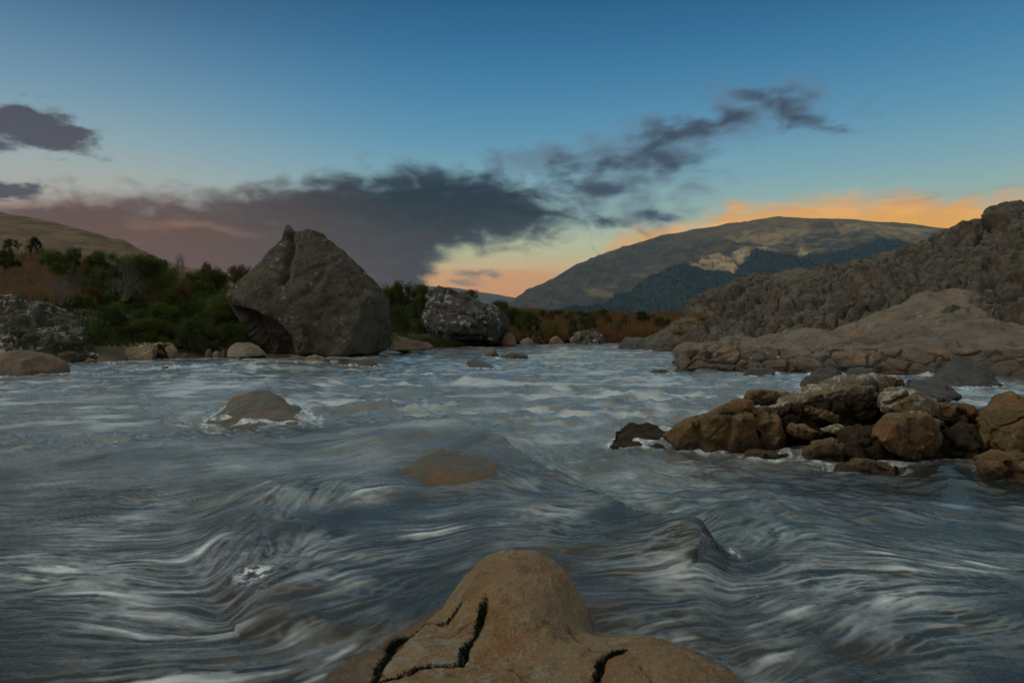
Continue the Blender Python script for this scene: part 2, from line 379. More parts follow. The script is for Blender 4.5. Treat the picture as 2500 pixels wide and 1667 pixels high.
def blob(name, px0, px1, pyt, pyb, label, mat, Y=None, depth=1.0, zw=0.0, sq=2.4, seed=0, skew=0.0, cat='rock', group=None, sink=.25, **kw):
    """rounded irregular stone whose outline spans px0..px1 x pyt..pyb"""
    r = random.Random(seed+int(px0*3+pyt)); Y = Y or (CAMZ-zw)*F/(pyb-HOR)
    w2 = (px1-px0)/2/F*Y; hgt = (pyb-pyt)/F*Y; dy = w2*depth
    Y += dy*.6
    pts = []; cz = CAMZ-(pyb-HOR)/F*Y - hgt*sink; H = hgt*(1+sink)
    for k in range(60):
        t = r.uniform(0, 2*math.pi); v = r.uniform(-.25, 1)
        ct, stt = math.cos(t), math.sin(t); rr = (1-max(v, 0)**sq)**(1/sq)*r.uniform(.86, 1.0)
        X = ct*rr*w2 + skew*w2*max(v, 0)
        pts.append((((px0+px1)/2-CX)/F*Y + X, Y+stt*rr*dy, cz+max(v, -.1)*H*r.uniform(.93, 1)))
    kw.setdefault('voxel', max(.008, w2/26)); kw.setdefault('smooth', 2); kw.setdefault('cuts', 9)
    s = 1/max(w2, .01)
    kw.setdefault('disp', (('f', 1.1*s, .09*w2), ('f', 4*s, .03*w2)))
    return hull_rock(name, [pts], mat, label, cat, group=group, world=True, **kw)

def sil(pts, Y, d): return [(a, c, Y+e) for a, c in pts for e in d]
# the big pointed boulder
silB = [(724,560),(765,557),(793,572),(848,620),(892,666),(931,708),(951,738),(950,791),(956,815),(948,850),(915,868),(859,878),(749,880),(666,868),(633,848),(605,827),(577,791),(551,749),(550,724),(572,700),(611,661),(663,620),(679,595),(700,566)]
inner = lambda k, cx=750, cy=735: [(cx+(a-cx)*k, cy+(c-cy)*k) for a, c in silB]
h1 = [(a, c, 22.3) for a, c in silB] + [(a, c, 23.9) for a, c in inner(.9)] + [(a, c, 25.2) for a, c in inner(.6)]
h1 += [(716,650,21.5),(640,742,20.95),(610,735,21.3),(700,795,20.6),(742,860,20.7),(800,872,20.7),(900,862,20.95),(925,760,21.35),(915,830,21.0),(820,660,21.6),(760,600,22.0)]
tip = [(704,545,22.5),(700,548,22.7),(692,566,22.2),(720,561,22.3),(712,551,22.4),(680,600,22.1),(735,600,21.9),(700,600,23.4),(720,640,21.7),(705,560,23.0)]
def carveB(V):
    px = V[:, 0]/V[:, 1]*F+CX; py = HOR-(V[:, 2]-CAMZ)/V[:, 1]*F
    front = (V[:, 1] < 22.6)
    line = [(560,742),(625,752),(668,776),(700,800),(722,840),(735,885)]
    ins = inpoly(px, py, line+[(600,900),(500,800)])
    d = segdist(px, py, line)
    D = -np.where(ins & front, sstep(d, 0, 32)*.62, 0)
    g = segdist(px, py, [(709,575),(712,610),(700,640),(704,668),(690,690)])      # the groove below the tip
    D -= np.where(front, .22*np.exp(-(g/8)**2), 0)
    g2 = segdist(px, py, [(552,742),(610,741),(650,752)])
    return D
hull_rock('boulder', [h1, tip], M_boulder, 'huge dark grey boulder with a pointed tip standing at the left edge of the river', 'boulder', voxel=.05, smooth=3,
          disp=(('f', .5, .10), ('r', 1.0, .035), ('f', 3.2, .03), ('r', 7, .014), ('c', .55, .03)), carve=carveB, cuts=12, cd=.08, flat=True)
silC = [(1065,697),(1093,701),(1128,716),(1173,735),(1224,763),(1241,779),(1243,805),(1236,827),(1232,842),(1186,846),(1128,851),(1084,849),(1066,826),(1034,802),(1026,770),(1034,747),(1055,716)]
inC = lambda k: [(1135+(a-1135)*k, 780+(c-780)*k) for a, c in silC]
h2 = [(a, c, 33.6) for a, c in silC] + [(a, c, 35.5) for a, c in inC(.85)] + [(1085,745,32.6),(1070,790,32.0),(1150,780,31.8),(1165,765,32.0),(1215,800,32.3),(1190,835,32.1),(1090,838,31.9),(1220,775,32.8)]
def carveC(V):
    px = V[:, 0]/V[:, 1]*F+CX; py = HOR-(V[:, 2]-CAMZ)/V[:, 1]*F; fr = V[:, 1] < 34
    D = np.zeros(len(V))
    for l in ([(1055,748),(1090,752),(1130,762),(1160,770),(1190,765)], [(1090,703),(1078,730),(1068,752)], [(1158,770),(1175,790),(1205,806)], [(1100,708),(1150,735),(1200,758),(1240,782)]):
        D -= np.where(fr, .16*np.exp(-(segdist(px, py, l)/3.0)**2), 0)
    D -= np.where(fr & inpoly(px, py, [(1100,815),(1195,820),(1195,860),(1090,860)]), .35, 0)
    return D
hull_rock('boulder', [h2], M_boulder2, 'cracked dark boulder with pale lichen spots, sloping down to the right at the far shore', 'boulder', voxel=.07, smooth=3,
          disp=(('f', .5, .18), ('r', 1.2, .1), ('f', 4, .05)), carve=carveC, cuts=8, cd=.12)

# mossy ledge, far left
hm = [(-420,760,18.5),(-420,900,17.2),(-200,730,18.5),(0,746,19),(60,742,19),(130,752,18.8),(168,780,18.4),(215,815,18.0),(245,862,17.6),(255,886,17.8),(120,900,17.0),(0,900,16.6),(-200,905,16.5),
      (-300,760,22),(0,750,22),(150,790,21),(240,880,20),(60,790,17.7),(150,830,17.5),(-100,790,17.6)]
hull_rock('mossy_ledge', [hm], M_mossy, 'long dark mossy ledge speckled with white lichen at the far left of the bank', 'rock', voxel=.055, smooth=2,
          disp=(('f', .6, .3), ('w', 1.6, .3), ('w', 4.0, .12), ('r', 6, .05)))
blob('rounded_boulder', -60, 176, 851, 917, 'smooth brown rounded boulder in the water before the mossy ledge', M_brown, depth=.7, sq=2.6, seed=1, disp=(('f', 1.0, .09), ('f', 4, .02)))
hull_rock('spotted_rock', [[(272,872,18.9),(290,850,19.2),(335,836,19.5),(380,834,19.6),(372,884,18.3),(290,884,18.3),(392,832,19.6),(330,884,20.2),(385,870,20.2),(340,862,18.4),(375,850,18.6)],
                           [(385,832,19.5),(410,829,19.5),(424,838,19.4),(429,858,19.3),(420,884,19.2),(408,884,20.2),(388,845,20.4)]],
          M_spotted, 'golden brown rock with round white lichen patches under the dark bushes', voxel=.035, smooth=2, disp=(('f', 1.2, .1), ('f', 5, .04), ('r', 9, .02)))
hull_rock('wedge_rock', [[(556,846,20.3),(575,834,20.6),(610,832,20.8),(630,842,20.6),(655,868,20.2),(600,871,19.6),(556,872,19.8),(558,866,20.9),(640,870,21.5),(604,850,19.9)]],
          M_pale, 'smooth olive brown rock leaning against the lower left of the pointed boulder', voxel=.03, smooth=3, disp=(('f', 1.5, .05), ('f', 6, .015)))
for k, (a, c, t, u, l) in enumerate([(500,520,850,866,'reddish cobble, leftmost of the cobbles on the shore left of the pointed boulder'), (518,540,856,867,'pale grey cobble, middle one of the cobbles left of the pointed boulder'),
                                     (538,556,853,867,'pale green grey cobble, rightmost of the cobbles left of the pointed boulder'), (440,462,862,872,'small brown stone at the waterline right of the lichen spotted rock')]):
    blob('cobble', a, c, t, u+2, l, [M_brown, M_pale, M_wet, M_brown][k], Y=20.3, seed=k, cat='stone', group='cobbles left of the pointed boulder' if k < 3 else None)
for a, c, t, u, l in [(262,300,880,893,'small red brown stone at the foot of the mossy ledge'), (205,235,872,888,'grey stone tucked under the end of the mossy ledge')]:
    blob('shore_stone', a, c, t, u, l, M_brown, Y=17.4, cat='stone')
# slab in the stream before the pointed boulder
hull_rock('flat_slab', [[(560,896,15.0),(600,886,15.6),(650,874,16.2),(700,873,16.3),(750,880,16.0),(790,905,15.0),(775,925,13.6),(640,925,13.8),(560,915,14.0),(700,900,17.2),(600,896,17.0),(700,890,14.8)]],
          M_pale, 'long pale olive slab lying flat in the stream before the pointed boulder', voxel=.03, smooth=4, disp=(('f', 1.0, .07), ('f', 5, .02)))
hull_rock('low_rock', [[(536,905,14.2),(538,893,14.6),(550,886,14.8),(600,890,14.8),(655,905,14.4),(560,912,14.0),(650,912,15.0),(540,910,15.2)]],
          M_wet, 'dark cracked low rock against the near left side of the pale slab', voxel=.02, smooth=3, disp=(('f', 2, .05), ('c', 2.2, .06)))
hull_rock('low_rock', [[(408,900,14.9),(420,894,15.1),(470,891,15.3),(530,892,15.2),(535,906,14.8),(410,906,14.6),(470,907,14.4),(480,900,15.9)]],
          M_brown, 'long thin brown rock just above the water, left of the pale slab', voxel=.02, smooth=3, disp=(('f', 2, .05),))
blob('stream_rock', 391, 414, 892, 905, 'small brown stone at the left tip of the long thin brown rock', M_brown, seed=3, cat='stone')
blob('stream_rock', 733, 812, 864, 892, 'rounded orange brown rock in the water just before the pointed boulder', M_brown, seed=4, depth=.7)
blob('stream_rock', 824, 862, 871, 896, 'small wet grey stone with a knob, right of the rounded orange brown rock', M_wet, seed=5, skew=-.3, cat='stone')
blob('stream_rock', 868, 935, 876, 897, 'low wet grey stone in the water before the right side of the pointed boulder', M_wet, seed=6, skew=-.3, cat='stone')
blob('stream_rock', 568, 590, 872, 882, 'tiny pale stone in still water left of the pale slab', M_pale, seed=7, cat='stone')
hull_rock('bank_rock', [[(945,850,23),(955,830,23.6),(965,817,23.9),(985,822,24),(1000,838,24),(1050,840,24.5),(1060,852,24),(1000,856,23),(950,858,22.6),(1000,845,26)]],
          M_brown, 'low brown rock between the foot of the pointed boulder and the cracked boulder', voxel=.05, smooth=3, disp=(('f', 1.2, .12), ('f', 4, .04)))
blob('bank_rock', 1222, 1262, 808, 846, 'reddish rock against the right foot of the cracked boulder', M_brown, Y=33.0, seed=8)
blob('shore_stone', 1266, 1306, 825, 840, 'small tan stone on the far shore right of the cracked boulder', M_pale, Y=37, seed=9, cat='stone')
blob('shore_stone', 1338, 1380, 819, 838, 'brown pointed stone on the far shore, second one right of the cracked boulder', M_brown, Y=38, seed=10, cat='stone')
blob('mossy_mound', 1388, 1488, 800, 838, 'round mossy mound rock on the far shore below the brown heath', M_mossy, Y=38.5, seed=11, disp=(('f', 1.2, .15), ('w', 4, .16)))
blob('stream_rock', 1185, 1222, 845, 872, 'small orange rock sticking out of the stream below the cracked boulder', M_brown, seed=12, skew=-.25)
blob('stream_rock', 1212, 1300, 861, 875, 'flat dark rock barely above the water beside the small orange rock', M_wet, seed=13, depth=.5)
hull_rock('stream_rock', [[(1138,884,15.5),(1160,877,16.2),(1190,886,15.6),(1222,903,14.8),(1150,908,14.6),(1190,900,16.4)]],
          M_wet, 'dark wet sloping rock washed by the stream below the cracked boulder', voxel=.025, smooth=3, disp=(('f', 2, .05),))
blob('stream_rock', 1500, 1590, 820, 850, 'low brown rock with water spilling over it left of the great outcrop', M_wet, Y=29, seed=14, depth=1.0)
blob('stream_rock', 1560, 1655, 826, 858, 'wet brown rock between the spilled rock and the dark undercut of the great outcrop', M_wet, Y=26.5, seed=15)
blob('stream_rock', 1578, 1640, 900, 915, 'thin red brown rock barely above the water left of the rock shelf', M_brown, seed=16, depth=.5)
blob('wet_rock', 1945, 2060, 911, 945, 'small low wet rock in the water between the rock shelf and the golden rock pile', M_wet, seed=17, depth=.5)
hull_rock('wet_rock', [[(2235,945,10.4),(2290,905,10.9),(2325,870,11.3),(2350,868,11.4),(2385,890,11.2),(2420,915,11.0),(2450,945,10.6),(2350,960,9.6),(2280,958,9.8),(2420,952,10.0),(2350,945,12.6),(2335,900,10.6)]],
          M_wet, 'pointed grey wet rock streaked by running water in front of the rock shelf', voxel=.03, smooth=2, disp=(('f', 1.4, .08), ('r', 4, .03)))
hull_rock('wet_rock', [[(2205,935,8.2),(2215,925,8.6),(2260,927,8.6),(2310,945,8.2),(2350,975,7.6),(2280,985,6.9),(2210,960,7.3),(2290,950,9.0)]],
          M_wet, 'low wet brown rock right behind the golden rock pile', voxel=.02, smooth=3, disp=(('f', 2, .05), ('c', 2, .05)))

# golden rock pile on the right
def H(pts, Y, back=.45, cx=None, fr=.12, k=.7):
    a = np.array(pts, float); c = a.mean(0); a = c+(a-c)*1.10; k = min(k+.05, .95); q = [(p[0], p[1], Y) for p in a]
    q += [(c[0]+(p[0]-c[0])*k, c[1]+(p[1]-c[1])*k, Y-fr) for p in a]
    q += [(c[0]+(p[0]-c[0])*.75, c[1]+(p[1]-c[1])*.75, Y+back) for p in a]
    return q
dp = (('f', 2.2, .012), ('r', 4.5, .012), ('f', 10, .010), ('r', 22, .006), ('c', 1.9, .045), ('c', 5, .014))
G = 'golden brown rocks heaped in the water on the right'
pile = [
 ([(1629,1062),(1664,1036),(1727,1009),(1798,979),(1829,984),(1834,1014),(1849,1098),(1838,1125),(1736,1125),(1673,1110)], 5.15, .8, .28, .85, M_pile, 'large sloping golden brown slab at the left end of the rock pile'),
 ([(1836,1000),(1870,993),(1896,1003),(1907,1032),(1916,1075),(1890,1120),(1852,1120)], 5.1, .6, .14, .7, M_pile, 'upright brown block split off the right side of the large sloping slab'),
 ([(1812,976),(1829,956),(1861,951),(1901,958),(1905,978),(1879,990),(1843,987)], 5.75, .4, .12, .7, M_pile, 'small dark brown block perched behind the top of the large sloping slab'),
 ([(1895,1000),(1905,976),(1954,953),(2048,921),(2120,916),(2164,924),(2182,938),(2153,960),(2148,992),(2111,1003),(2048,988),(1986,1000)], 5.35, .8, .22, .6, M_pilegrey, 'long grey tilted slab with yellow lichen crowning the rock pile'),
 ([(1948,1003),(1959,988),(2008,993),(2053,1018),(2030,1032),(1977,1014)], 5.15, .4, .08, .6, M_pile, 'oblong brown stone lying just under the long grey tilted slab'),
 ([(1925,1050),(1932,1036),(1963,1040),(1999,1052),(1983,1076),(1940,1068)], 4.95, .3, .08, .6, M_pile, 'small golden stone wedged right of the upright brown block'),
 ([(2003,1048),(2044,1034),(2093,1056),(2078,1072),(2040,1062)], 4.9, .3, .07, .6, M_pilegrey, 'flat yellow green stone in the dark hollow of the rock pile'),
 ([(1961,1098),(1981,1079),(2030,1073),(2057,1092),(2060,1130),(2012,1142),(1972,1130)], 4.65, .35, .1, .7, M_pile, 'rounded reddish stone at the waterline below the dark hollow'),
 ([(1815,1120),(1829,1100),(1879,1104),(1926,1105),(1930,1125),(1850,1138)], 4.75, .3, .06, .7, M_pile, 'low wet stone edged with foam at the waterline of the rock pile'),
 ([(2124,1062),(2164,1012),(2200,1018),(2258,1004),(2304,1036),(2291,1085),(2268,1130),(2209,1124),(2160,1086)], 4.6, .5, .16, .75, M_pile, 'big squarish golden block with sharp edges in the middle of the rock pile'),
 ([(2147,962),(2173,947),(2227,950),(2280,977),(2310,1027),(2260,1015),(2200,1004),(2153,1000)], 4.95, .7, .12, .6, M_pilegrey, 'mossy brown slab above the big squarish golden block'),
 ([(2270,990),(2290,983),(2343,988),(2385,994),(2395,1025),(2334,1040),(2290,1030)], 5.0, .6, .12, .6, M_pile, 'low brown block between the mossy brown slab and the rightmost boulder'),
 ([(2388,1030),(2392,998),(2432,974),(2459,964),(2500,980),(2620,1010),(2680,1080),(2600,1150),(2450,1140),(2400,1080)], 4.55, .9, .2, .6, M_pile, 'big rounded yellow brown boulder at the right edge, rightmost of the rock pile'),
 ([(1896,985),(1901,960),(1925,958),(1940,970),(1920,990)], 5.9, .3, .06, .7, M_pile, 'tiny brown stone behind the left tip of the long grey slab'),
 ([(2160,925),(2175,917),(2204,925),(2210,940),(2180,945)], 6.3, .4, .08, .7, M_pile, 'small dark stone peeping out behind the right end of the long grey slab'),
 ([(2050,1120),(2120,1118),(2200,1140),(2230,1165),(2120,1175),(2040,1160)], 4.3, .5, .1, .7, M_pile, 'flat yellow brown stone half under water below the big squarish block'),
 ([(2380,1120),(2420,1100),(2500,1110),(2600,1130),(2600,1200),(2420,1190)], 4.0, .5, .1, .7, M_pile, 'low brown rock at the waterline under the rightmost boulder'),
 ([(2285,1060),(2310,1050),(2340,1075),(2370,1110),(2340,1130),(2290,1110)], 4.7, .3, .06, .7, M_pile, 'dim brown stone in the shade right of the big squarish block'),
]
for pts, Y, bk, fr, k, mt, lb in pile:
    hull_rock('pile_rock', [H(pts, Y, bk, fr=fr, k=k)], mt, lb, 'rock', voxel=.012 if len(pts) > 6 else .009, smooth=1, disp=dp, group=G, cuts=18, cd=.12)
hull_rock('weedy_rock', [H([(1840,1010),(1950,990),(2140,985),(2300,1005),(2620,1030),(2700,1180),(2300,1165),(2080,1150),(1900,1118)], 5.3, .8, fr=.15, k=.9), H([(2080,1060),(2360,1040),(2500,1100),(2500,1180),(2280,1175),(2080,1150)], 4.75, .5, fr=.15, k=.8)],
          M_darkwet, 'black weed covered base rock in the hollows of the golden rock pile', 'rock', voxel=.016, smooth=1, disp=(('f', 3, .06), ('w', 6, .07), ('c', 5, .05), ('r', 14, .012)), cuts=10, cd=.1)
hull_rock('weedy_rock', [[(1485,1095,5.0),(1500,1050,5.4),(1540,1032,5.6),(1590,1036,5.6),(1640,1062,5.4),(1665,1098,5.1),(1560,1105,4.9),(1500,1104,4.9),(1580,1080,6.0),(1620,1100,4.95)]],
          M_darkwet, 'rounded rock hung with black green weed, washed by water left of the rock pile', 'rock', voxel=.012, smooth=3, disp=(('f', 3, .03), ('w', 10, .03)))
# rock breaking the surface in the left middle of the stream
hull_rock('stream_rock', [[(545,1010,7.5),(580,972,7.8),(625,955,8.0),(660,953,8.0),(700,970,7.8),(732,1000,7.6),(800,1050,6.4),(770,1082,5.5),(640,1092,5.3),(530,1086,5.4),(490,1050,6.2),(640,1005,7.2),(650,1010,8.8),(700,1050,5.9),(600,1050,5.9)]],
          rock_mat('midstream_stone', (.10,.085,.045), (.13,.10,.05), (.07,.06,.03), 1.5, rust=(.17,.09,.03), ra=.3, bump=.6, rough=.45, lich=(.3,.28,.15), la=.1),
          'olive brown rock breaking the surface in the left middle of the stream', voxel=.025, smooth=4, disp=(('f', 1.5, .06), ('f', 5, .02)))

def Pz(px, py, z):
    Y = (CAMZ-z)*F/(py-HOR); return ((px-CX)/F*Y, Y, z)
M_mid = bpy.data.materials['midstream_stone']
hull_rock('stream_rock', [[Pz(a, c, z_) for a, c, z_ in [(960,1150,.03),(1010,1112,.055),(1080,1100,.09),(1170,1108,.10),(1250,1140,.08),(1300,1185,.03),(1230,1205,.02),(1120,1200,.025),(1010,1180,.01),(1180,1150,.10),(1080,1140,.095),(1100,1290,-.25),(1300,1290,-.25),(900,1230,-.25),(1000,1010,-.25),(1300,1060,-.25)]]],
          M_mid, 'brown rock just awash below the glassy hump in the middle of the stream', cat='awash rock', voxel=.018, smooth=4, disp=(('f', 2.2, .03), ('f', 7, .012)), world=True)

# ------------------------------------------------------------------ profile sheets
def sheet(cols, pxs, ts, smoothk=False):
    keys = sorted(cols); K = len(cols[keys[0]])
    Yk = np.stack([np.interp(pxs, keys, [cols[k][j][0] for k in keys]) for j in range(K)], 1)
    Qk = np.stack([np.interp(pxs, keys, [cols[k][j][1] for k in keys]) for j in range(K)], 1)
    tk = np.linspace(0, 1, K); n, m = len(pxs), len(ts)
    Y = np.stack([np.interp(ts, tk, Yk[i]) for i in range(n)]); Q = np.stack([np.interp(ts, tk, Qk[i]) for i in range(n)])
    PX = np.repeat(pxs[:, None], m, 1)
    V = np.stack([(PX-CX)/F*Y, Y, CAMZ-(Q-HOR)/F*Y], -1).reshape(-1, 3)
    Fq = gridfaces(n, m); return V, Fq, PX.ravel(), Q.ravel()

# --- great outcrop
crest = [(1560,832),(1600,818),(1640,792),(1657,782),(1707,740),(1784,698),(1864,673),(1960,654),(2036,650),(2136,631),(2200,608),(2270,581),(2327,556),(2403,532),(2421,511),(2500,491),(2700,430),(3000,380),(3400,360)]
oc_ = {}
for a, c in crest:
    t = (a-1560)/940
    Yb = np.interp(a, [1560,1640,1740,2000,2500,3000], [27,24,23,20,16,13]); Yc = np.interp(a, [1560,1640,1800,2500,3000,3400], [31,31,33,27,22,20])
    pb = HOR+F*(CAMZ+.35)/Yb                   # foot well below the water line
    mid = np.interp(a, [1560,1640,1740,2000,2200,2500,3000], [842,835,800,745,715,660,600])
    oc_[a] = [(Yb, pb), (Yb+.5, pb-(pb-mid)*.45), (Yb+(Yc-Yb)*.35, mid), (Yb+(Yc-Yb)*.75, c+(mid-c)*.3), (Yc, c), (Yc+4, c+60), (Yc+14, 1000)]
pxs = np.concatenate([np.linspace(1545, 2560, 620), np.linspace(2570, 3400, 120)]); ts = np.concatenate([np.linspace(0, .667, 330), np.linspace(.675, 1, 30)])
V, Fq, PX, Q = sheet(oc_, pxs, ts)
Nn = vnorm(V, Fq); Nn *= np.sign((Nn[:, 2].mean() > 0)-.5)
q = np.stack([V[:, 0]*.92+V[:, 2]*.38, V[:, 1], (V[:, 2]*.92-V[:, 0]*.38)*2.2], 1); wq = .5*np.stack([perlin(q*.8), perlin(q*.8+9), perlin(q*.8+5)], 1)
D = .40*fbm(q*.3, 3)
f1, f2 = worley(q*.8+wq); D += .42*(.55-f1) - .24*(1-sstep(f2-f1, 0, .12))
f1, f2 = worley(q*2.1+wq); D += .24*(.5-f1)-.12*(1-sstep(f2-f1, 0, .12))
f1, f2 = worley(q*5.2+wq*2); D += .10*(.5-f1)
f1, f2 = worley(q*11+wq*3); D += .02*(.5-f1)
D += .06*(ridged(q*1.6, 3)-1) + .34*(ridged(q*np.array([.22, .3, .8])+wq*.4, 4)-.6) 
D *= np.clip(.35+.65*sstep(PX, 1560, 1700), 0, 1)*(1-.45*sstep(-np.abs(np.tile(ts, len(pxs))-.667), -.12, -.02))
smooth_zone = sstep(-np.abs(PX-1930), -90, -20)*sstep(-Q, -700, -672)       # bare dome on the skyline
D *= 1-.75*smooth_zone
und = np.exp(-((PX-1690)/60)**2)*sstep(Q, 805, 840); D -= 0.9*und             # dark undercut
V2 = V+Nn*D[:, None]
me = mesh_np('rock_outcrop', V2, Fq if True else None, M_outcrop)
tag(obj('rock_outcrop', me), 'great rugged conglomerate outcrop rising to the right edge above the river', 'rock outcrop')

# --- smooth shelf in front of it
sh = {}
for a, fe, lip, bk in [(1648,908,885,862),(1680,908,858,850),(1720,908,852,845),(1850,908,858,838),(1950,910,862,812),(2000,912,862,802),(2080,912,866,790),(2150,913,862,768),(2250,916,858,748),(2350,920,850,744),(2430,924,842,770),(2500,930,838,785),(2700,950,830,790),(3100,990,850,800)]:
    Yf = CAMZ*F/(fe-HOR); Yb = np.interp(a, [1650,2000,2500,3100], [20.5,21,19,15])
    pb = HOR+F*(CAMZ+.3)/(Yf-.05)
    sh[a] = [(Yf-.05, pb), (Yf+.12, fe-12), (Yf+.55, lip), (Yf+(Yb-Yf)*.5, lip+(bk-lip)*.45), (Yb, bk), (Yb+2.5, bk+20), (Yb+3, bk+120)]
pxs = np.concatenate([np.linspace(1648, 2560, 560), np.linspace(2570, 3100, 80)]); ts = np.linspace(0, 1, 300)
V, Fq, PX, Q = sheet(sh, pxs, ts)
Nn = vnorm(V, Fq); Nn *= np.sign((Nn[:, 2].mean() > 0)-.5)
q = V*np.array([.8, .7, 2.0]); wq = .6*np.stack([perlin(q*.7), perlin(q*.7+9), perlin(q*.7+5)], 1)
D = .34*fbm(q*.5+wq*.5, 3)
f1, f2 = worley(q*.85+wq); D += .10*(.5-f1) - .13*(1-sstep(f2-f1, 0, .10))*sstep(perlin(q*.4+3), -.15, .2)
left = sstep(-PX, -1950, -1750); face = sstep(-np.abs(Q-890), -45, -15)
f1, f2 = worley(q*2.6+wq*1.4); lump = (.09*(.5-f1)-.10*(1-sstep(f2-f1, 0, .12))); D += lump*np.clip(left*.9+face*.8, 0, 1)
D += .07*ridged(q*np.array([.8,.8,2.4])+wq, 4) - .07 + .03*fbm(q*4, 4)
pk = np.exp(-((PX-2330)/120)**2-((Q-760)/40)**2); D += .35*pk
V2 = V+Nn*D[:, None]
tag(obj('rock_shelf', mesh_np('rock_shelf', V2, Fq, M_shelf)), 'smooth cracked brown rock shelf along the water below the great outcrop', 'rock shelf')
for a, c, t, u, l in [(1810,1900,892,915,'low wet lobe of rock at the foot of the shelf, leftmost of three'), (1975,2060,894,917,'dark brown lobe of rock at the shelf foot, middle of three'), (2065,2150,892,918,'brown lobe of rock at the foot of the shelf, rightmost of three')]:
    blob('foot_rock', a, c, t, u+3, l, M_wet, seed=a, depth=.8, group='lobes of rock at the foot of the shelf')

# --- banks (left and far)
bank = {}
for a, ed, tp, Yt in [(-1500,930,640,40),(-600,915,600,48),(0,888,640,46),(120,886,628,46),(250,886,655,46),(450,874,690,44),(600,869,712,46),(800,862,725,50),(950,852,738,52),(1050,849,738,55),(1230,840,762,62),(1400,836,768,70),(1550,835,770,75),(1660,835,772,75),(2100,835,790,80),(2800,835,800,80)]:
    Ye = CAMZ*F/(ed-HOR)
    bank[a] = [(Ye-.6, HOR+F*(CAMZ+.5)/(Ye-.6)), (Ye, ed), (Ye+1.0, ed-(ed-tp)*.18), (Ye+(Yt-Ye)*.45, ed-(ed-tp)*.62), (Yt, tp), (Yt+30, tp+22), (Yt+80, 830)]
pxs = np.linspace(-1500, 2800, 420); ts = np.linspace(0, 1, 160)
V, Fq, PX, Q = sheet(bank, pxs, ts)
V[:, 2] += .25*fbm(V*.25, 4)*np.clip((V[:, 1]-18)/8, 0, 1)
M_bank = plain_mat('heath_soil', (.085,.065,.033), (.035,.035,.017), 1.5, bump=.8)
M_heath = plain_mat('dry_heath', (.17,.085,.03), (.05,.04,.018), .9, bump=.8)
obj('river_bank', mesh_np('river_bank', V, Fq, M_bank), kind='structure')
BV = V; BPX = PX; BQ = Q
from mathutils.bvhtree import BVHTree
bvh = BVHTree.FromPolygons([tuple(v) for v in V], [tuple(map(int, f)) for f in Fq])
def ground_z(X, Y):
    h = bvh.ray_cast(Vector((X, Y, 60)), Vector((0, 0, -1))); return h[0].z if h[0] else 0.0

# ground plane to the horizon
g = np.array([(-5000,-2000,-1.3),(5000,-2000,-1.3),(5000,5700,-1.3),(-5000,5700,-1.3)], float)
obj('ground', mesh_np('ground', g, [[0, 1, 2, 3]], plain_mat('valley_grass', (.07,.06,.03), (.04,.045,.02), .01)), kind='structure')

# --- left hill
hl = {}
for a, c in [(-2600,420),(-1400,380),(-600,400),(-200,462),(0,514),(100,536),(200,563),(270,589),(300,592),(350,614),(400,638),(450,656),(600,694),(800,735),(1000,770)]:
    hl[a] = [(150,815), (300, 810+(c-810)*.45), (560, c), (900, c+60)]
pxs = np.linspace(-2600, 1000, 420); ts = np.linspace(0, 1, 140)
V, Fq, PX, Q = sheet(hl, pxs, ts)
q = V*np.array([1, 1, 2]); V[:, 2] += (3.0*fbm(q*.012, 5) + 1.0*(ridged(q*.02, 4)-1))*np.clip((V[:, 1]-150)/200, 0, 1)
m, nb, out = newmat('hill_grass')
P_ = nb.n('ShaderNodeNewGeometry').outputs['Position']
mp = nb.n('ShaderNodeMapping'); nb.put(mp.inputs[0], P_); mp.inputs['Rotation'].default_value = (0, R(-20), 0); mp.inputs['Scale'].default_value = (.3, .3, 1.6)
n1 = nb.noise(mp.outputs[0], .12, 8, .62, .5); n2 = nb.noise(P_, .25, 6, .7)
c_ = nb.mix(nb.ss(n1, .40, .62), (.155,.108,.058), (.09,.066,.036)); c_ = nb.mix(nb.ss(n2, .5, .72, 0, .4), c_, (.12,.105,.05))
pr = nb.n('ShaderNodeBsdfPrincipled'); nb.put(pr.inputs['Base Color'], c_); pr.inputs['Roughness'].default_value = 1; pr.inputs['Specular IOR Level'].default_value = .1
bp = nb.n('ShaderNodeBump'); bp.inputs['Distance'].default_value = 2; nb.put(bp.inputs['Height'], n1); nb.put(pr.inputs['Normal'], bp.outputs[0]); nb.put(out.inputs[0], pr.outputs[0])
M_hill = m
obj('hill', mesh_np('hill', V, Fq, M_hill), kind='structure')
# --- far low hills in the gap
fh = {}
for a, c in [(500,720),(800,712),(940,700),(1000,696),(1060,698),(1100,702),(1150,709),(1200,717),(1250,725),(1300,737),(1400,745),(1700,760)]:
    fh[a] = [(3600,800), (4100, 800+(c-800)*.5), (4700, c), (5600, c+40)]
V, Fq, PX, Q = sheet(fh, np.linspace(500, 1700, 160), np.linspace(0, 1, 60))
V[:, 2] += 12*fbm(V*.003, 4)
obj('far_hills', mesh_np('far_hills', V, Fq, plain_mat('far_heather', (.10,.075,.05), (.06,.055,.04), .004)), kind='structure')

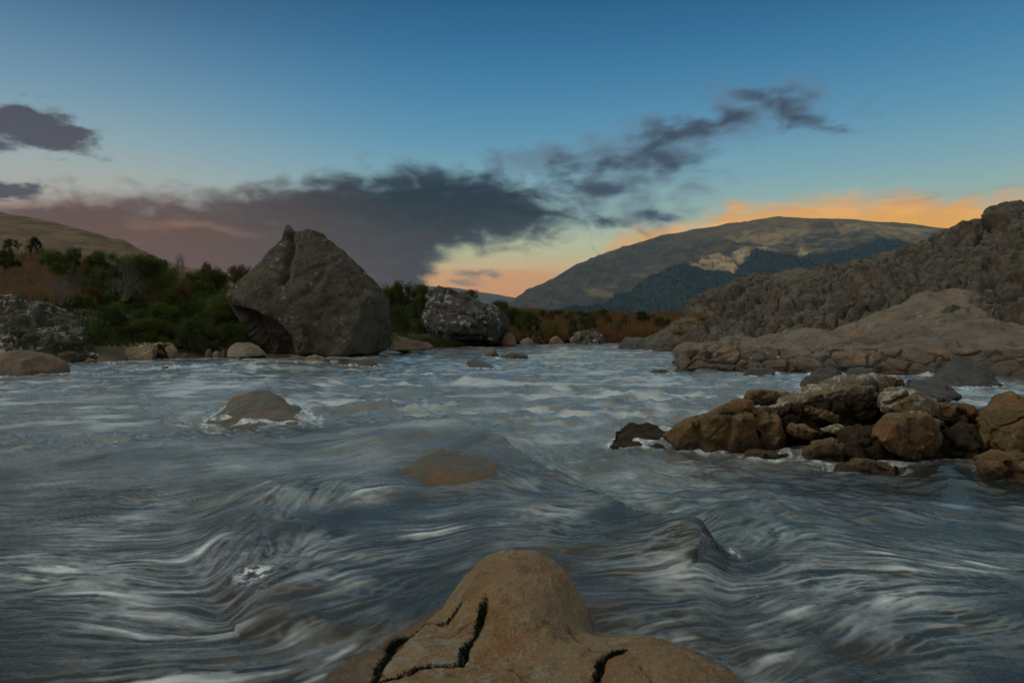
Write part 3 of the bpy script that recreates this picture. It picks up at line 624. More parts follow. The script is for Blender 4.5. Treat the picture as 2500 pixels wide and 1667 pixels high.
# --- the mountain
mt = {}
cr = [(1150,790),(1210,762),(1240,740),(1262,725),(1300,703),(1350,679),(1400,650),(1450,630),(1500,612),(1560,591),(1600,580),(1700,555),(1760,546),(1850,537),(1906,529),(1960,532),(2040,531),(2100,536),(2200,546),(2319,559),(2450,580),(2700,615),(3200,690),(3800,770)]
for a, c in cr:
    k = np.interp(a, [1200, 1500, 1900, 3200], [.9, 1, 1, .9])
    mt[a] = [(1700*k,806), (2050*k, 806+(c-806)*.35), (2500*k, 806+(c-806)*.74), (3000*k, c), (3600*k, c+30)]
pxs = np.linspace(1150, 3200, 620); ts = np.linspace(0, 1, 300)
V, Fq, PX, Q = sheet(mt, pxs, ts)
amp = np.clip((V[:, 1]-1700)/300, 0, 1)
q = V*np.array([1, 1, 1.0]); V0z = V[:, 2].copy()
D = 34*(ridged(np.stack([V[:, 0]*.0028+V[:, 2]*.002, V[:, 1]*.0012, V[:, 2]*.0012], 1), 5)-1) + 9*fbm(q*.009, 5)
crm = np.exp(-((ts[None, :].repeat(len(pxs), 0).ravel()-.75)/.06)**2)
V[:, 2] += D*amp*(1-.8*crm)
qx, qy = PX, Q
nz = fbm(V*.004, 4); nz2 = fbm(V*np.array([.012, .012, .03]), 4); nz3 = fbm(V*.03+7, 3)
grass = np.array([.17,.13,.062]); heath = np.array([.046,.054,.056]); pale = np.array([.46,.35,.18]); darkf = np.array([.010,.030,.034]); scree = np.array([.085,.080,.072])  # heath and darkf carry a painted blue haze tint
t_ = sstep(nz2+.6*nz3, -.15, .45)[:, None]
t_ = t_*(.30+.70*sstep(qx, 1650, 1950)[:, None]); col = heath*(1-t_) + grass*t_
upz = sstep(-(qy-np.interp(qx, [1500,1800,2000,2300], [640,585,560,580])), -6, 14)[:, None]*sstep(qx, 1560, 1800)[:, None]
col = col*(1-.55*upz)+grass*1.15*.55*upz
patch = [(1672,657),(1700,640),(1745,622),(1800,612),(1845,597),(1885,580),(1900,586),(1862,608),(1832,622),(1806,640),(1797,656),(1740,662)]
patch2 = [(1755,572),(1830,560),(1900,556),(1985,556),(1970,566),(1880,572),(1800,578)]
patch3 = [(2035,556),(2120,552),(2290,560),(2280,572),(2190,577),(2120,578),(2050,570)]
patch4 = [(1950,592),(1962,582),(1978,592),(1980,604),(1960,605)]
for pp, s_ in ((patch, .9), (patch2, .55), (patch3, .5), (patch4, .8)):
    ii = inpoly(qx+nz3*14, qy+nz2*7, pp).astype(float)*s_*np.clip(.8+nz3*.9, .1, 1)
    col = col*(1-ii[:, None])+pale*ii[:, None]
st_ = sstep(fbm(np.stack([V[:, 0]*.006+V[:, 2]*.010, V[:, 1]*.001, V[:, 2]*.012-V[:, 0]*.002], 1), 4), .15, .5)*sstep(-qx, -1750, -1500)
col = col*(1-.6*st_[:, None])+grass*1.25*.6*st_[:, None]
forest = [(1290,830),(1325,772),(1440,738),(1530,704),(1587,671),(1640,664),(1675,660),(1742,664),(1799,660),(1803,650),(1830,626),(1863,614),(1974,606),(2084,602),(2150,592),(2250,592),(2290,577),(2700,600),(3400,700),(3400,830)]
fo = inpoly(qx+nz3*6, qy+nz2*4, forest)
col = np.where(fo[:, None], darkf, col)
me = mesh_np('mountain', V, Fq)
attrc(me, 'cover', col)
m, nb, out = newmat('mountain_cover'); a = nb.n('ShaderNodeAttribute'); a.attribute_name = 'cover'
P_ = nb.n('ShaderNodeNewGeometry').outputs['Position']; n2 = nb.noise(P_, .03, 8, .7)
c_ = nb.mix(nb.ss(n2, .3, .7, 0, .75), nb.mix(.15, a.outputs['Color'], (.16,.13,.08)), nb.mix(.5, a.outputs['Color'], (.02,.02,.015)))
pr = nb.n('ShaderNodeBsdfPrincipled'); nb.put(pr.inputs['Base Color'], c_); pr.inputs['Roughness'].default_value = 1; pr.inputs['Specular IOR Level'].default_value = .05
nb.put(out.inputs[0], pr.outputs[0]); me.materials.append(m)
obj('mountain', me, kind='structure')
# conifer plantation on its lower slopes: uncountable
def cones(Pn, hs, sides=5):
    n = len(Pn); Vs = []; k = sides
    ang = rng.random(n)*6.28; r = hs*.2
    ring = [np.stack([Pn[:, 0]+r*np.cos(ang+6.283*i/k), Pn[:, 1]+r*np.sin(ang+6.283*i/k), Pn[:, 2]+hs*.05], 1) for i in range(k)]
    top = Pn+np.stack([0*hs, 0*hs, hs], 1)
    V = np.stack(ring+[top], 1).reshape(-1, 3); base = np.arange(n)*(k+1)
    Ft = np.concatenate([np.stack([base+i, base+(i+1) % k, base+k], 1) for i in range(k)])
    return V, Ft
M_conifer = leaf_mat('conifer_needles', (.008,.034,.040), (.016,.054,.056), .05)  # needle colour pushed towards blue to stand in for distance haze
idx = np.where(fo & (qy < 800) & (PX < 2500))[0]
Wt = np.ones(len(idx)); pick = rng.choice(idx, 22000, replace=True)
Pn = V[pick] + rng.normal(size=(len(pick), 3))*np.array([5, 14, 0])
cv, cf = cones(Pn, rng.uniform(4, 9, len(pick)))
me = mesh_np('conifer_forest', cv, cf, M_conifer, smooth=False); attr(me, 'tint', np.repeat(rng.random(len(pick)), 6))
tag(obj('conifer_forest', me, kind='stuff'), 'dark blue green conifer plantation covering the lower mountainside', 'forest')
# single conifers on the pale grass patch
tv, tf = [], []
def conifer_mesh():
    vs, fs = [], []
    for lv in range(4):
        h0 = 1.5+lv*3.1; r0 = 2.6-lv*.6; k = 9; b0 = len(vs)
        for i in range(k):
            rr = r0*(1 if i % 2 else .7); a_ = 6.283*i/k+lv; vs.append((rr*math.cos(a_), rr*math.sin(a_), h0-(.4 if i % 2 else 0)))
        vs.append((0, 0, h0+4.6)); fs += [(b0+i, b0+(i+1) % k, b0+k) for i in range(k)]
    return mesh_np('crown', vs, fs, M_conifer, False)
cm = conifer_mesh(); attr(cm, 'tint', rng.random(len(cm.vertices)))
th = np.linspace(0, 6.283, 7)[:-1]; trv = [(.3*math.cos(t), .3*math.sin(t), 0) for t in th]+[(.15*math.cos(t), .15*math.sin(t), 3) for t in th]
tm = mesh_np('trunk', trv, [[i, (i+1) % 6, 6+(i+1) % 6, 6+i] for i in range(6)], plain_mat('bark', (.05,.035,.025), (.03,.02,.015)))
cpos = [(1690,655),(1702,652),(1716,648),(1727,657),(1738,645),(1752,640),(1764,652),(1772,628),(1784,645),(1796,638),(1808,622),(1818,633),(1826,615),(1741,655),(1800,648),(1846,608)]
for a, c in cpos:
    k = np.argmin((PX-a)**2+(Q-c)**2*4 + (V[:, 1] > 2950)*1e6)
    s_ = random.uniform(.8, 1.25)
    e = obj('conifer', None); e.location = V[k]; e.scale = (s_,)*3
    obj('crown', cm, e); obj('trunk', tm, e)
    tag(e, 'tiny lone dark conifer standing on the pale grass patch of the mountain', 'tree', 'lone conifers on the pale grass patch')

# ------------------------------------------------------------------ vegetation on the banks
def leafcloud(n, rad, hgt, r, clumps=26, ls=.03, flat=1.0, up=.5):
    c = []
    for k in range(clumps):
        t = r.uniform(0, 6.283); v = r.uniform(.1, 1)**.7; rr = math.sqrt(max(0, 1-(v*.95)**2))*r.uniform(.25, 1)
        c.append((rr*math.cos(t)*rad, rr*math.sin(t)*rad, v*hgt*.93, r.uniform(.13, .3)*rad, r.random()))
    c = np.array(c); pk = r.integers(0, clumps, n) if hasattr(r, 'integers') else rng.integers(0, clumps, n)
    d = rng.normal(size=(n, 3)); d /= np.linalg.norm(d, axis=1)[:, None]; d *= (rng.random(n)**.45)[:, None]
    p = c[pk, :3] + d*c[pk, 3:4]*np.array([1, 1, .8*flat]); p[:, 2] = np.maximum(p[:, 2], .02)
    a = rng.normal(size=(n, 3)); a[:, 2] = np.abs(a[:, 2])+up; a /= np.linalg.norm(a, axis=1)[:, None]
    s_ = np.cross(a, rng.normal(size=(n, 3))); s_ /= np.linalg.norm(s_, axis=1)[:, None]
    L = ls*rng.uniform(.6, 1.5, n)[:, None]
    V = np.stack([p-s_*L*.35, p+s_*L*.35, p+a*L*2], 1).reshape(-1, 3)
    tint = np.repeat(np.clip(c[pk, 4]*.6+rng.random(n)*.4, 0, 1), 3)
    return V, np.arange(n*3).reshape(-1, 3), tint
def twigs(n, rad, hgt, r0=.012, seed=0, curl=.25):
    rr = random.Random(seed); Vs = []; Fs = []
    def tube(pts, ra):
        b0 = len(Vs)
        for i, p in enumerate(pts):
            q = ra*(1-.8*i/(len(pts)-1))
            for k in range(3):
                Vs.append((p[0]+q*math.cos(2.094*k), p[1]+q*math.sin(2.094*k), p[2]+.3*q*(k-1)))
        for i in range(len(pts)-1):
            for k in range(3):
                Fs.append((b0+i*3+k, b0+i*3+(k+1) % 3, b0+i*3+3+(k+1) % 3, b0+i*3+3+k))
    def grow(p, d, L, ra, lv):
        pts = [p]; st = 4
        for i in range(st):
            d = (d+Vector((rr.gauss(0, curl), rr.gauss(0, curl), rr.gauss(0, curl)*.6))).normalized(); pts.append(pts[-1]+d*L/st)
        tube(pts, ra)
        if lv < 3:
            for k in range(3 if lv < 2 else 2): 
                i = rr.randint(2, st); grow(pts[i], (d+Vector((rr.gauss(0, .6), rr.gauss(0, .6), rr.gauss(.1, .4)))).normalized(), L*.6, ra*.6, lv+1)
    for k in range(n):
        t = rr.uniform(0, 6.283); o = rr.uniform(.4, 1.1); grow(Vector((rr.uniform(-.1, .1)*rad, rr.uniform(-.1, .1)*rad, 0)), Vector((math.cos(t)*o*rad/hgt, math.sin(t)*o*rad/hgt, 1)).normalized(), hgt*.55, r0, 0)
    return np.array(Vs), np.array(Fs)
L_green = leaf_mat('green_heather', (.040,.060,.014), (.125,.165,.038))
L_dark = leaf_mat('dark_heather', (.024,.036,.013), (.072,.092,.027))
L_olive = leaf_mat('olive_heather', (.055,.058,.017), (.14,.135,.04))
L_brown = leaf_mat('brown_heather', (.065,.046,.02), (.15,.10,.042))
L_grey = leaf_mat('grey_dead_heather', (.07,.065,.055), (.14,.13,.11))
L_straw = leaf_mat('straw_grass', (.16,.105,.045), (.36,.26,.13))
L_rust = leaf_mat('rust_grass', (.14,.088,.036), (.32,.20,.085))
M_twig = plain_mat('twig', (.10,.085,.07), (.05,.04,.03), 20)
M_twigpale = plain_mat('pale_twig', (.22,.20,.17), (.13,.115,.095), 20)
protos = {}
def bushmesh(kind, v):
    key = (kind, v)
    if key in protos: return protos[key]
    r = random.Random(hash(kind) % 3 + v*13 + len(kind)); mat, n, tw, ntw = {'green': (L_green, 9000, M_twig, 7), 'dark': (L_dark, 8000, M_twig, 8), 'olive': (L_olive, 8000, M_twig, 7),
        'brown': (L_brown, 6000, M_twig, 9), 'grey': (L_grey, 2600, M_twigpale, 20)}[kind]
    Vl, Fl, t = leafcloud(n, 1.0, 1.0, r, clumps=30, ls=.028 if kind != 'grey' else .02)
    ml = mesh_np('foliage', Vl, Fl, mat, False); attr(ml, 'tint', t)
    Vt, Ft = twigs(ntw, 1.0, 1.05, .016, v+7)
    protos[key] = (ml, mesh_np('branches', Vt, Ft, tw)); return protos[key]
def bush(kind, v, px, pyt, pyb, wpx, Y, label, group=None, name='heather_bush', depth=.8):
    ml, mb = bushmesh(kind, v)
    b0 = P(px, pyb, Y); h = (pyb-pyt)/F*Y; wd = wpx/2/F*Y
    e = obj(name, None); e.location = b0; e.scale = (wd, wd*depth, h); e.rotation_euler = (0, 0, random.uniform(-.6, .6))
    obj('foliage', ml, e); obj('branches', mb, e)
    return tag(e, label, 'bush', group)
# special ones
bush('dark', 0, 82, 581, 622, 44, 44, 'round dark bush alone on the skyline behind the fence posts', name='round_bush')
bush('green', 1, 28, 585, 612, 46, 44, 'low bright green bush on the skyline left of the round dark bush')
bush('dark', 2, 16, 610, 660, 62, 36, 'dark grey green bush at the left edge in front of the straw grass')
bush('grey', 0, 302, 640, 735, 120, 27, 'leafless grey dead heather with pale branches in the middle of the thicket', name='dead_heather')
bush('grey', 1, 190, 655, 715, 70, 30, 'small grey dead heather left of the large leafless one', name='dead_heather')
bush('grey', 2, 150, 680, 745, 90, 26, 'dark twiggy dead heather above the mossy ledge', name='dead_heather')
bush('green', 3, 350, 628, 720, 170, 31, 'bright green heather bush on the crest of the thicket right of the dead heather')
bush('green', 4, 240, 770, 850, 60, 20.2, 'narrow upright green bush between the mossy ledge and the lichen spotted rock')
bush('brown', 1, 502, 638, 700, 40, 36, 'spindly rusty shrub poking above the thicket left of the pointed boulder', name='spindly_shrub')
bush('grey', 3, 440, 622, 690, 40, 36, 'thin bare twiggy shrub on the skyline of the thicket', name='spindly_shrub')
bush('brown', 2, 580, 650, 700, 90, 44, 'rounded red brown bush half hidden by the left shoulder of the pointed boulder')
rr = random.Random(5)
sky_px = [0,60,130,200,300,400,480,560,640]; sky_py = [608,606,612,612,632,640,664,664,668]
GL = 'heather bushes of the thicket on the left bank'
for row in range(7):
    t = row/6; Y = 40-t*19.0; n = 13
    for i in range(n):
        px = 20+i*48+rr.uniform(-24, 24)+(row % 2)*26
        if px < 120 and t < .62: continue
        top = np.interp(px, sky_px, sky_py); top = top+(t**.9)*(800-top)*.9+rr.uniform(-9, 9)
        if px < 250 and t > .7: continue
        wpx = rr.uniform(75, 125)*(1+.25*t); hh = rr.uniform(60, 90)*(1+.1*t)
        kind = rr.choice(['green', 'green', 'dark', 'olive', 'green', 'brown'] if t < .55 else ['dark', 'dark', 'green', 'dark', 'olive'])
        if t > .62: kind = rr.choice(['dark', 'dark', 'green', 'dark'])
        nm = {'green': 'green', 'dark': 'dark green', 'olive': 'olive green', 'brown': 'brownish'}[kind]
        where = ['on the thicket crest', 'just below the thicket crest', 'high in the thicket', 'midway down the thicket', 'low in the thicket', 'just above the shore', 'at the waterline'][row]
        col_ = 'above the mossy ledge' if px < 130 else 'right of the mossy ledge' if px < 260 else 'above the lichen spotted rock' if px < 400 else 'right of the lichen spotted rock' if px < 500 else 'near the pointed boulder'
        bush(kind, rr.randint(0, 3), px, top, min(top+hh, 862), wpx, Y, f'{nm} heather bush {where}, {col_}', GL)
for i, (px, t_, b_, wd, Y, kd, lb) in enumerate([(948,706,800,100,38,'olive','olive bush directly right of the pointed boulder'), (985,693,790,110,40,'green','tallest green bush between the two boulders'),
      (1020,698,780,110,42,'green','green bush touching the left side of the cracked boulder'), (975,750,845,120,34,'dark','dark low bush at the water side between the two boulders'),
      (1020,790,846,60,33,'dark','small dark bush under the left flank of the cracked boulder'), (1145,706,740,70,46,'brown','brown tuft of heather behind the top of the cracked boulder'),
      (1215,738,800,90,44,'olive','yellow green bush just right of the cracked boulder'), (1250,755,820,80,41,'green','green bush on the bank right of the yellow green one'),
      (1285,765,835,90,39,'dark','large dark bush overhanging the far shore'), (1200,745,790,60,48,'olive','olive bush peeping over the right slope of the cracked boulder')]):
    bush(kd, i % 4, px, t_, b_, wd, Y, lb)
GF = 'low heather bushes on the brown heath of the far bank'
for i in range(34):
    px = 1235+i*12.6+rr.uniform(-9, 9); Y = rr.uniform(44, 68); top = rr.choice([755, 758, 762, 768, 775])+rr.uniform(-3, 4)
    if px > 1500: top += 8
    kd = rr.choice(['dark', 'olive', 'green', 'brown', 'dark'])
    bush(kd, i % 4, px, top, top+rr.uniform(20, 34), rr.uniform(26, 52), Y, 'low %s heather bush on the brown heath %s, %s' % ({'dark': 'dark green', 'olive': 'olive', 'green': 'bright green', 'brown': 'brown'}[kd], 'near the cracked boulder' if px < 1330 else 'above the mossy mound' if px < 1500 else 'near the great outcrop', 'at the back' if Y > 56 else 'in front'), GF)
bush('dark', 1, 1440, 765, 812, 70, 42, 'broad dark green bush behind the mossy mound rock on the far bank')
bush('green', 2, 1400, 782, 826, 46, 40, 'small bright green bush left of the mossy mound rock')
bush('olive', 2, 1345, 790, 828, 60, 40, 'golden olive cushion of heather above the brown pointed stone')

# grass and ground cover: sampled on the bank sheet
def tufts(name, sel, n, mat, label, blade=.22, per=14, spread=.12, wd=.012, cat='grass'):
    idx = np.where(sel)[0]; pk = rng.choice(idx, n); base = BV[pk]+rng.normal(size=(n, 3))*np.array([.35, .35, 0])
    b_ = np.repeat(base, per, 0)+rng.normal(size=(n*per, 3))*np.array([spread, spread, 0])
    N_ = len(b_); d = rng.normal(size=(N_, 3))*.5; d[:, 2] = 1; d /= np.linalg.norm(d, axis=1)[:, None]
    L = blade*rng.uniform(.5, 1.4, N_)[:, None]; s_ = np.cross(d, rng.normal(size=(N_, 3))); s_ /= np.linalg.norm(s_, axis=1)[:, None]
    Vv = np.stack([b_-s_*wd, b_+s_*wd, b_+d*L], 1).reshape(-1, 3)
    me = mesh_np(name, Vv, np.arange(N_*3).reshape(-1, 3), mat, False); attr(me, 'tint', np.repeat(np.clip(np.repeat(rng.random(n), per)*.6+rng.random(N_)*.4, 0, 1), 3))
    return tag(obj(name, me, kind='stuff'), label, cat)
vis = (BPX > -200) & (BPX < 1680)
tufts('straw_grass', vis & (BPX < 190) & (BQ < 760) & (BQ > 600) & (BV[:, 1] < 48), 3000, L_straw, 'dry straw coloured grass on the slope at the far left', .55, 14, .2, .02)
tufts('rust_grass', vis & (BPX > 1180) & (BQ < 832) & (BV[:, 1] < 78), 9000, L_rust, 'rust brown moor grass over the heath of the far bank', .5, 14, .3, .022)
tufts('ground_cover', vis & (BPX < 1200) & (BQ < 845) & (BV[:, 1] < 56), 12000, L_dark, 'dark low ground cover under the bushes of the left bank', .16, 14, .3, .016, 'ground cover')
# pale tufts on the outcrop
def tuftmesh(n=260, r=.22, h=.32):
    b_ = rng.normal(size=(n, 3))*np.array([r*.3, r*.3, 0]); d = b_*2.2+rng.normal(size=(n, 3))*.12; d[:, 2] = h*rng.uniform(.6, 1, n)
    s_ = np.cross(d, rng.normal(size=(n, 3))); s_ /= np.linalg.norm(s_, axis=1)[:, None]
    me = mesh_np('grass_tuft', np.stack([b_-s_*.008, b_+s_*.008, b_+d], 1).reshape(-1, 3), np.arange(n*3).reshape(-1, 3), L_straw, False); attr(me, 'tint', rng.random(n*3)); return me
tfm = tuftmesh()
for a, c, Y, s_, lb in [(1706,783,25.5,1.0,'pale straw tuft of grass highest on the left end of the great outcrop'), (1682,790,25.2,.9,'pale straw tuft of grass, left of the highest one on the great outcrop'),
                        (1655,818,24.6,.9,'pale straw tuft of grass just above the dark undercut of the outcrop'), (1650,668,34,.6,'tiny straw tuft on the outcrop')][:3]:
    o = obj('grass_tuft', tfm); o.location = P(a, c, Y-1.0); o.scale = (s_,)*3; tag(o, lb, 'grass tuft', 'grass tufts on the great outcrop')
# fence posts
pm = bmesh.new(); bmesh.ops.create_cone(pm, cap_ends=True, segments=8, radius1=.06, radius2=.05, depth=1.3)
bmesh.ops.translate(pm, verts=pm.verts, vec=(0, 0, .65)); bmesh.ops.bevel(pm, geom=[e for e in pm.edges if e.calc_length() < .1], offset=.01, affect='EDGES')
pme = bpy.data.meshes.new('fence_post'); pm.to_mesh(pme); pm.free(); pme.materials.append(plain_mat('weathered_wood', (.20,.17,.13), (.13,.11,.08), 12))
wires = []
for i, (a, c) in enumerate([(28,603),(42,606),(68,613),(82,610),(118,612),(140,620),(163,625)]):
    Y = 40; o = obj('fence_post', pme); o.location = P(a, c+20, Y); o.rotation_euler = (R(random.uniform(-3, 3)), R(random.uniform(-4, 4)), 0); o.scale = (.45, .45, 24/F*Y/1.3)
    tag(o, ['weathered wooden fence post, %s in its row on the left slope' % q for q in ('leftmost', 'second from the left', 'third from the left', 'middle', 'third from the right', 'second from the right', 'rightmost')][i], 'fence post', 'fence posts on the left slope')

# ------------------------------------------------------------------ water
px_a = np.concatenate([np.linspace(-1800, -160, 90)[:-1], np.linspace(-160, 2660, 1020), np.linspace(2660, 4200, 90)[1:]])
py_a = np.concatenate([np.linspace(829, 990, 150)[:-1], np.linspace(990, 1680, 380), np.linspace(1680, 2700, 110)[1:]])
n, m = len(px_a), len(py_a)
PXg, PYg = np.meshgrid(px_a, py_a, indexing='ij')
Yw = CAMZ*F/(PYg-HOR); Xw = (PXg-CX)/F*Yw
X_, Y_ = Xw.ravel(), Yw.ravel(); pxw, pyw = PXg.ravel(), PYg.ravel()
def G2(px, py, rx, ry, z=0):          # gaussian bump, rx,ry half sizes in photo px around the spot, evaluated in the plane
    c = W(px, py); rX = rx/F*c[1]; rY = max(abs(W(px, py-ry)[1]-W(px, py+ry)[1])/2, .05)
    return np.exp(-((X_-c[0])/rX)**2-((Y_-c[1])/rY)**2)
def wl(pts): return [tuple(W(*p)) for p in pts]
def sidedist(pts):                    # signed distance to a polyline (positive on its left when walking along)
    L = wl(pts); d = segdist(X_, Y_, L); best = np.full(X_.shape, 1e9); sg = np.ones(X_.shape)
    for i in range(len(L)-1):
        a, b_ = np.array(L[i]), np.array(L[i+1]); ab = b_-a; t = np.clip(((X_-a[0])*ab[0]+(Y_-a[1])*ab[1])/(ab@ab), 0, 1)
        dd = np.hypot(X_-a[0]-t*ab[0], Y_-a[1]-t*ab[1]); cr_ = ab[0]*(Y_-a[1])-ab[1]*(X_-a[0])
        k = dd < best; best = np.where(k, dd, best); sg = np.where(k, np.sign(cr_), sg)
    return d*sg
# flow directions given as photo-pixel vectors, interpolated in the plane
fl = [(100,900,10,.05),(400,940,10,.3),(700,930,10,5),(850,960,10,2),(1200,880,10,.05),(1700,930,10,.05),(100,1000,10,.4),(500,1010,10,-1),(700,1040,10,4),(1000,1000,10,1),
      (200,1120,10,-1.2),(500,1150,10,-1),(900,1090,10,-1.5),(1150,1120,10,4.5),(1400,1150,10,4),(1700,1150,10,1),(2100,1220,10,2.2),(2400,1200,10,1.5),(300,1250,10,-.4),(700,1260,6,-7),(620,1380,5,-8),
      (1000,1250,10,-1),(1300,1250,10,3),(1550,1330,10,3.5),(1600,1260,10,-3),(1850,1280,8,-6),(2200,1350,10,2),(200,1400,10,0),(400,1500,10,1.2),(100,1620,10,.6),(700,1550,10,-3.5),(900,1420,9,-4.5),(800,1480,10,-4),
      (500,1640,10,-1.2),(1000,1350,10,-1),(1450,1400,10,1.0),(1700,1430,10,-.5),(1600,1530,10,-2),(2000,1480,10,-3),(2300,1480,10,-1),(1900,1620,10,-2.5),(2300,1620,10,-1.5),(1750,1560,10,-2.5)]
Lg = np.log(Y_); num = np.zeros((len(X_), 2)); den = np.zeros(len(X_))
for a, c, dx, dy in fl:
    p0 = W(a, c); p1 = W(a+dx, c+dy); v = p1-p0; v /= np.linalg.norm(v)
    wgt = np.exp(-((pxw-a)/170)**2-((pyw-c)/75)**2)+1e-7*np.exp(-((pyw-c)/300)**2)+1e-12; num += wgt[:, None]*v; den += wgt
vel = num/den[:, None]; vel /= np.linalg.norm(vel, axis=1)[:, None]
tw_ = .38*perlin(np.stack([X_*2.6, Y_*2.6, 0*X_+4], 1))+.30*perlin(np.stack([X_*7, Y_*7, 0*X_+6], 1))
vel = np.stack([vel[:, 0]*np.cos(tw_)-vel[:, 1]*np.sin(tw_), vel[:, 0]*np.sin(tw_)+vel[:, 1]*np.cos(tw_)], 1)
vx = vel[:, 0].reshape(n, m); vy = vel[:, 1].reshape(n, m)
def sampv(X, Y):                      # bilinear lookup on the fan grid
    py = HOR+CAMZ*F/Y; px = X/Y*F+CX
    fi = np.clip(np.interp(px, px_a, np.arange(n)), 0, n-1.001); fj = np.clip(np.interp(py, py_a, np.arange(m)), 0, m-1.001)
    i = fi.astype(int); j = fj.astype(int); u = fi-i; v = fj-j
    return tuple(a[i, j]*(1-u)*(1-v)+a[i+1, j]*u*(1-v)+a[i, j+1]*(1-u)*v+a[i+1, j+1]*u*v for a in (vx, vy))
def lic(scale, length, steps, seed, zoff=0.0):
    acc = np.zeros(len(X_)); ws = 0
    for sg in (1, -1):
        x, y = X_.copy(), Y_.copy(); ds = length/steps
        for k in range(steps):
            wk = .5+.5*math.cos(math.pi*k/steps); acc += wk*perlin(np.stack([x*scale+seed, y*scale+seed*.7, np.full_like(x, zoff+seed)], 1)); ws += wk
            a, b_ = sampv(x, y); x = x+sg*a*ds; y = np.clip(y+sg*b_*ds, .75, 60)
    return acc/math.sqrt(ws)/1.1
near = sstep(-Y_, -7, -3.0)
PXY = Y_**2/(683*CAMZ)                # size of what one picture row covers, for band limiting
def bl(s, sy, o): return perlin(c3(s, o, sy))/(1+(s*sy*PXY)**2*.06)
c3 = lambda s, o=0.0, sy=1.0: np.stack([X_*s, Y_*s*sy, np.full_like(X_, o)], 1)
S1 = lic(7.0, .55, 9, 3.3)      # broad silky strands
S2 = lic(19.0, .30, 14, 9.1)     # finer strands
S3 = lic(38.0, .14, 13, 5.7)
S1 /= 1+(7*PXY)**2*2; S2 /= 1+(19*PXY)**2*2; S3 /= 1+(38*PXY)**2*2
L1 = lic(2.2, 1.1, 8, 1.7)
base = np.zeros(len(X_))
# --- large forms
base += .055*G2(640,1085,230,40) - .03*G2(620,985,110,18)
base += .18*G2(1010,1085,200,30) + .06*G2(1140,1130,160,40)
rd = sidedist([(1000,1062),(1180,1110),(1330,1190),(1480,1270),(1620,1345),(1740,1378)])   # left side = far side (pool)
along = sstep(pxw, 1040, 1200)*(1-sstep(pxw, 1690, 1800))
base += along*np.where(rd < 0, .12*np.exp(rd/.5), .12*np.exp(-(rd/.12)**2)-.035*np.exp(-((rd-.3)/.25)**2))
rp = sidedist([(1900,1210),(1830,1290),(1780,1350),(1745,1380)])
base += .05*np.exp(-((rp+.12)/.14)**2)*sstep(pyw, 1200, 1280)*(1-sstep(pyw, 1400, 1460))
lg = sidedist([(300,1010),(480,935),(600,915),(760,918),(840,990)])
base += .16*G2(640,905,170,16) + .10*G2(560,940,260,22) + .07*G2(760,945,90,22)
base += .05*G2(350,1120,330,22) + .06*G2(250,1225,420,26) + .05*G2(560,1190,160,20) + .045*G2(900,1200,220,30) + .035*G2(700,1320,130,40) + .05*G2(150,1090,180,20)
ls_ = sidedist([(640,1215),(520,1260),(482,1330),(500,1420),(560,1520)])
base += .05*sstep(ls_, -.02, .10)*np.exp(-np.maximum(ls_, 0)/.5)*sstep(pyw, 1230, 1290)*(1-sstep(pyw, 1500, 1580))
base += .03*G2(2200,1420,420,90) - .03*G2(1640,1270,110,50) - .04*G2(560,1470,60,40) + .03*G2(300,1400,300,60) + .025*G2(1350,1500,200,40)
base += .025*G2(1570,1060,95,22) + .05*G2(1480,860,120,5) + .04*G2(1400,905,200,8) + .04*G2(1000,925,220,10) + .035*G2(1050,970,330,12)
# --- texture
c3 = lambda s, o=0.0, sy=1.0: np.stack([X_*s, Y_*s*sy, np.full_like(X_, o)], 1)
far = 1-near
damp = 1/(1+(Y_/26)**2)
rough_pool = np.clip(along*sstep(rd, 0, .12)*np.exp(-np.maximum(rd, 0)/.8)*1.2 + .7*G2(640,1400,110,80) + .5*G2(1900,1200,260,60), 0, 1)
calm = np.clip(G2(2300,1530,420,150)*.8 + G2(250,1480,420,140)*.6, 0, 1)
hz = .022*perlin(c3(.9, 1)) + .012*L1
AF = .30+1.3*sstep(perlin(c3(.35, 80, 1.8))+.7*perlin(c3(.9, 81, 1.8)), -.5, .6)
AF = AF*(1-.6*G2(350,960,420,40))
hz += AF*(.028*far*(bl(.5, 2.2, 31)+bl(1.0, 1.6, 32)) + (.030*far+.006)*(.5-np.abs(perlin(c3(1.5, 2, 1.9)))*2) + (.034*far+.006)*bl(3.2, 1.5, 3) + (.022*far+.005)*bl(7.0, 1.5, 4) + .010*far*bl(17, 1.0, 5))
hz += near*(.012*perlin(c3(3.1, 40)+.1*S1[:, None]) + .006*perlin(c3(6.3, 41)))
A1 = sstep(perlin(c3(1.4, 50))+.5*perlin(c3(3.3, 51)), -.45, .6); A2 = sstep(perlin(c3(1.9, 52))+.5*perlin(c3(4.1, 53)), -.5, .5)
hz += (.0060*near+.004)*S1*(1-.5*calm)*A1 + (.0034*near+.002)*S2*(1-.5*calm)*A2 + (.0011+.0006*near)*S3
hz += rough_pool*(.020*perlin(c3(5.5, 5)+.06*S1[:, None]) + .010*perlin(c3(12, 6)) + .004*perlin(c3(27, 7)))
Zw = base + hz*np.clip(.25+.75*np.minimum(1, Y_/2.2), 0, 1)
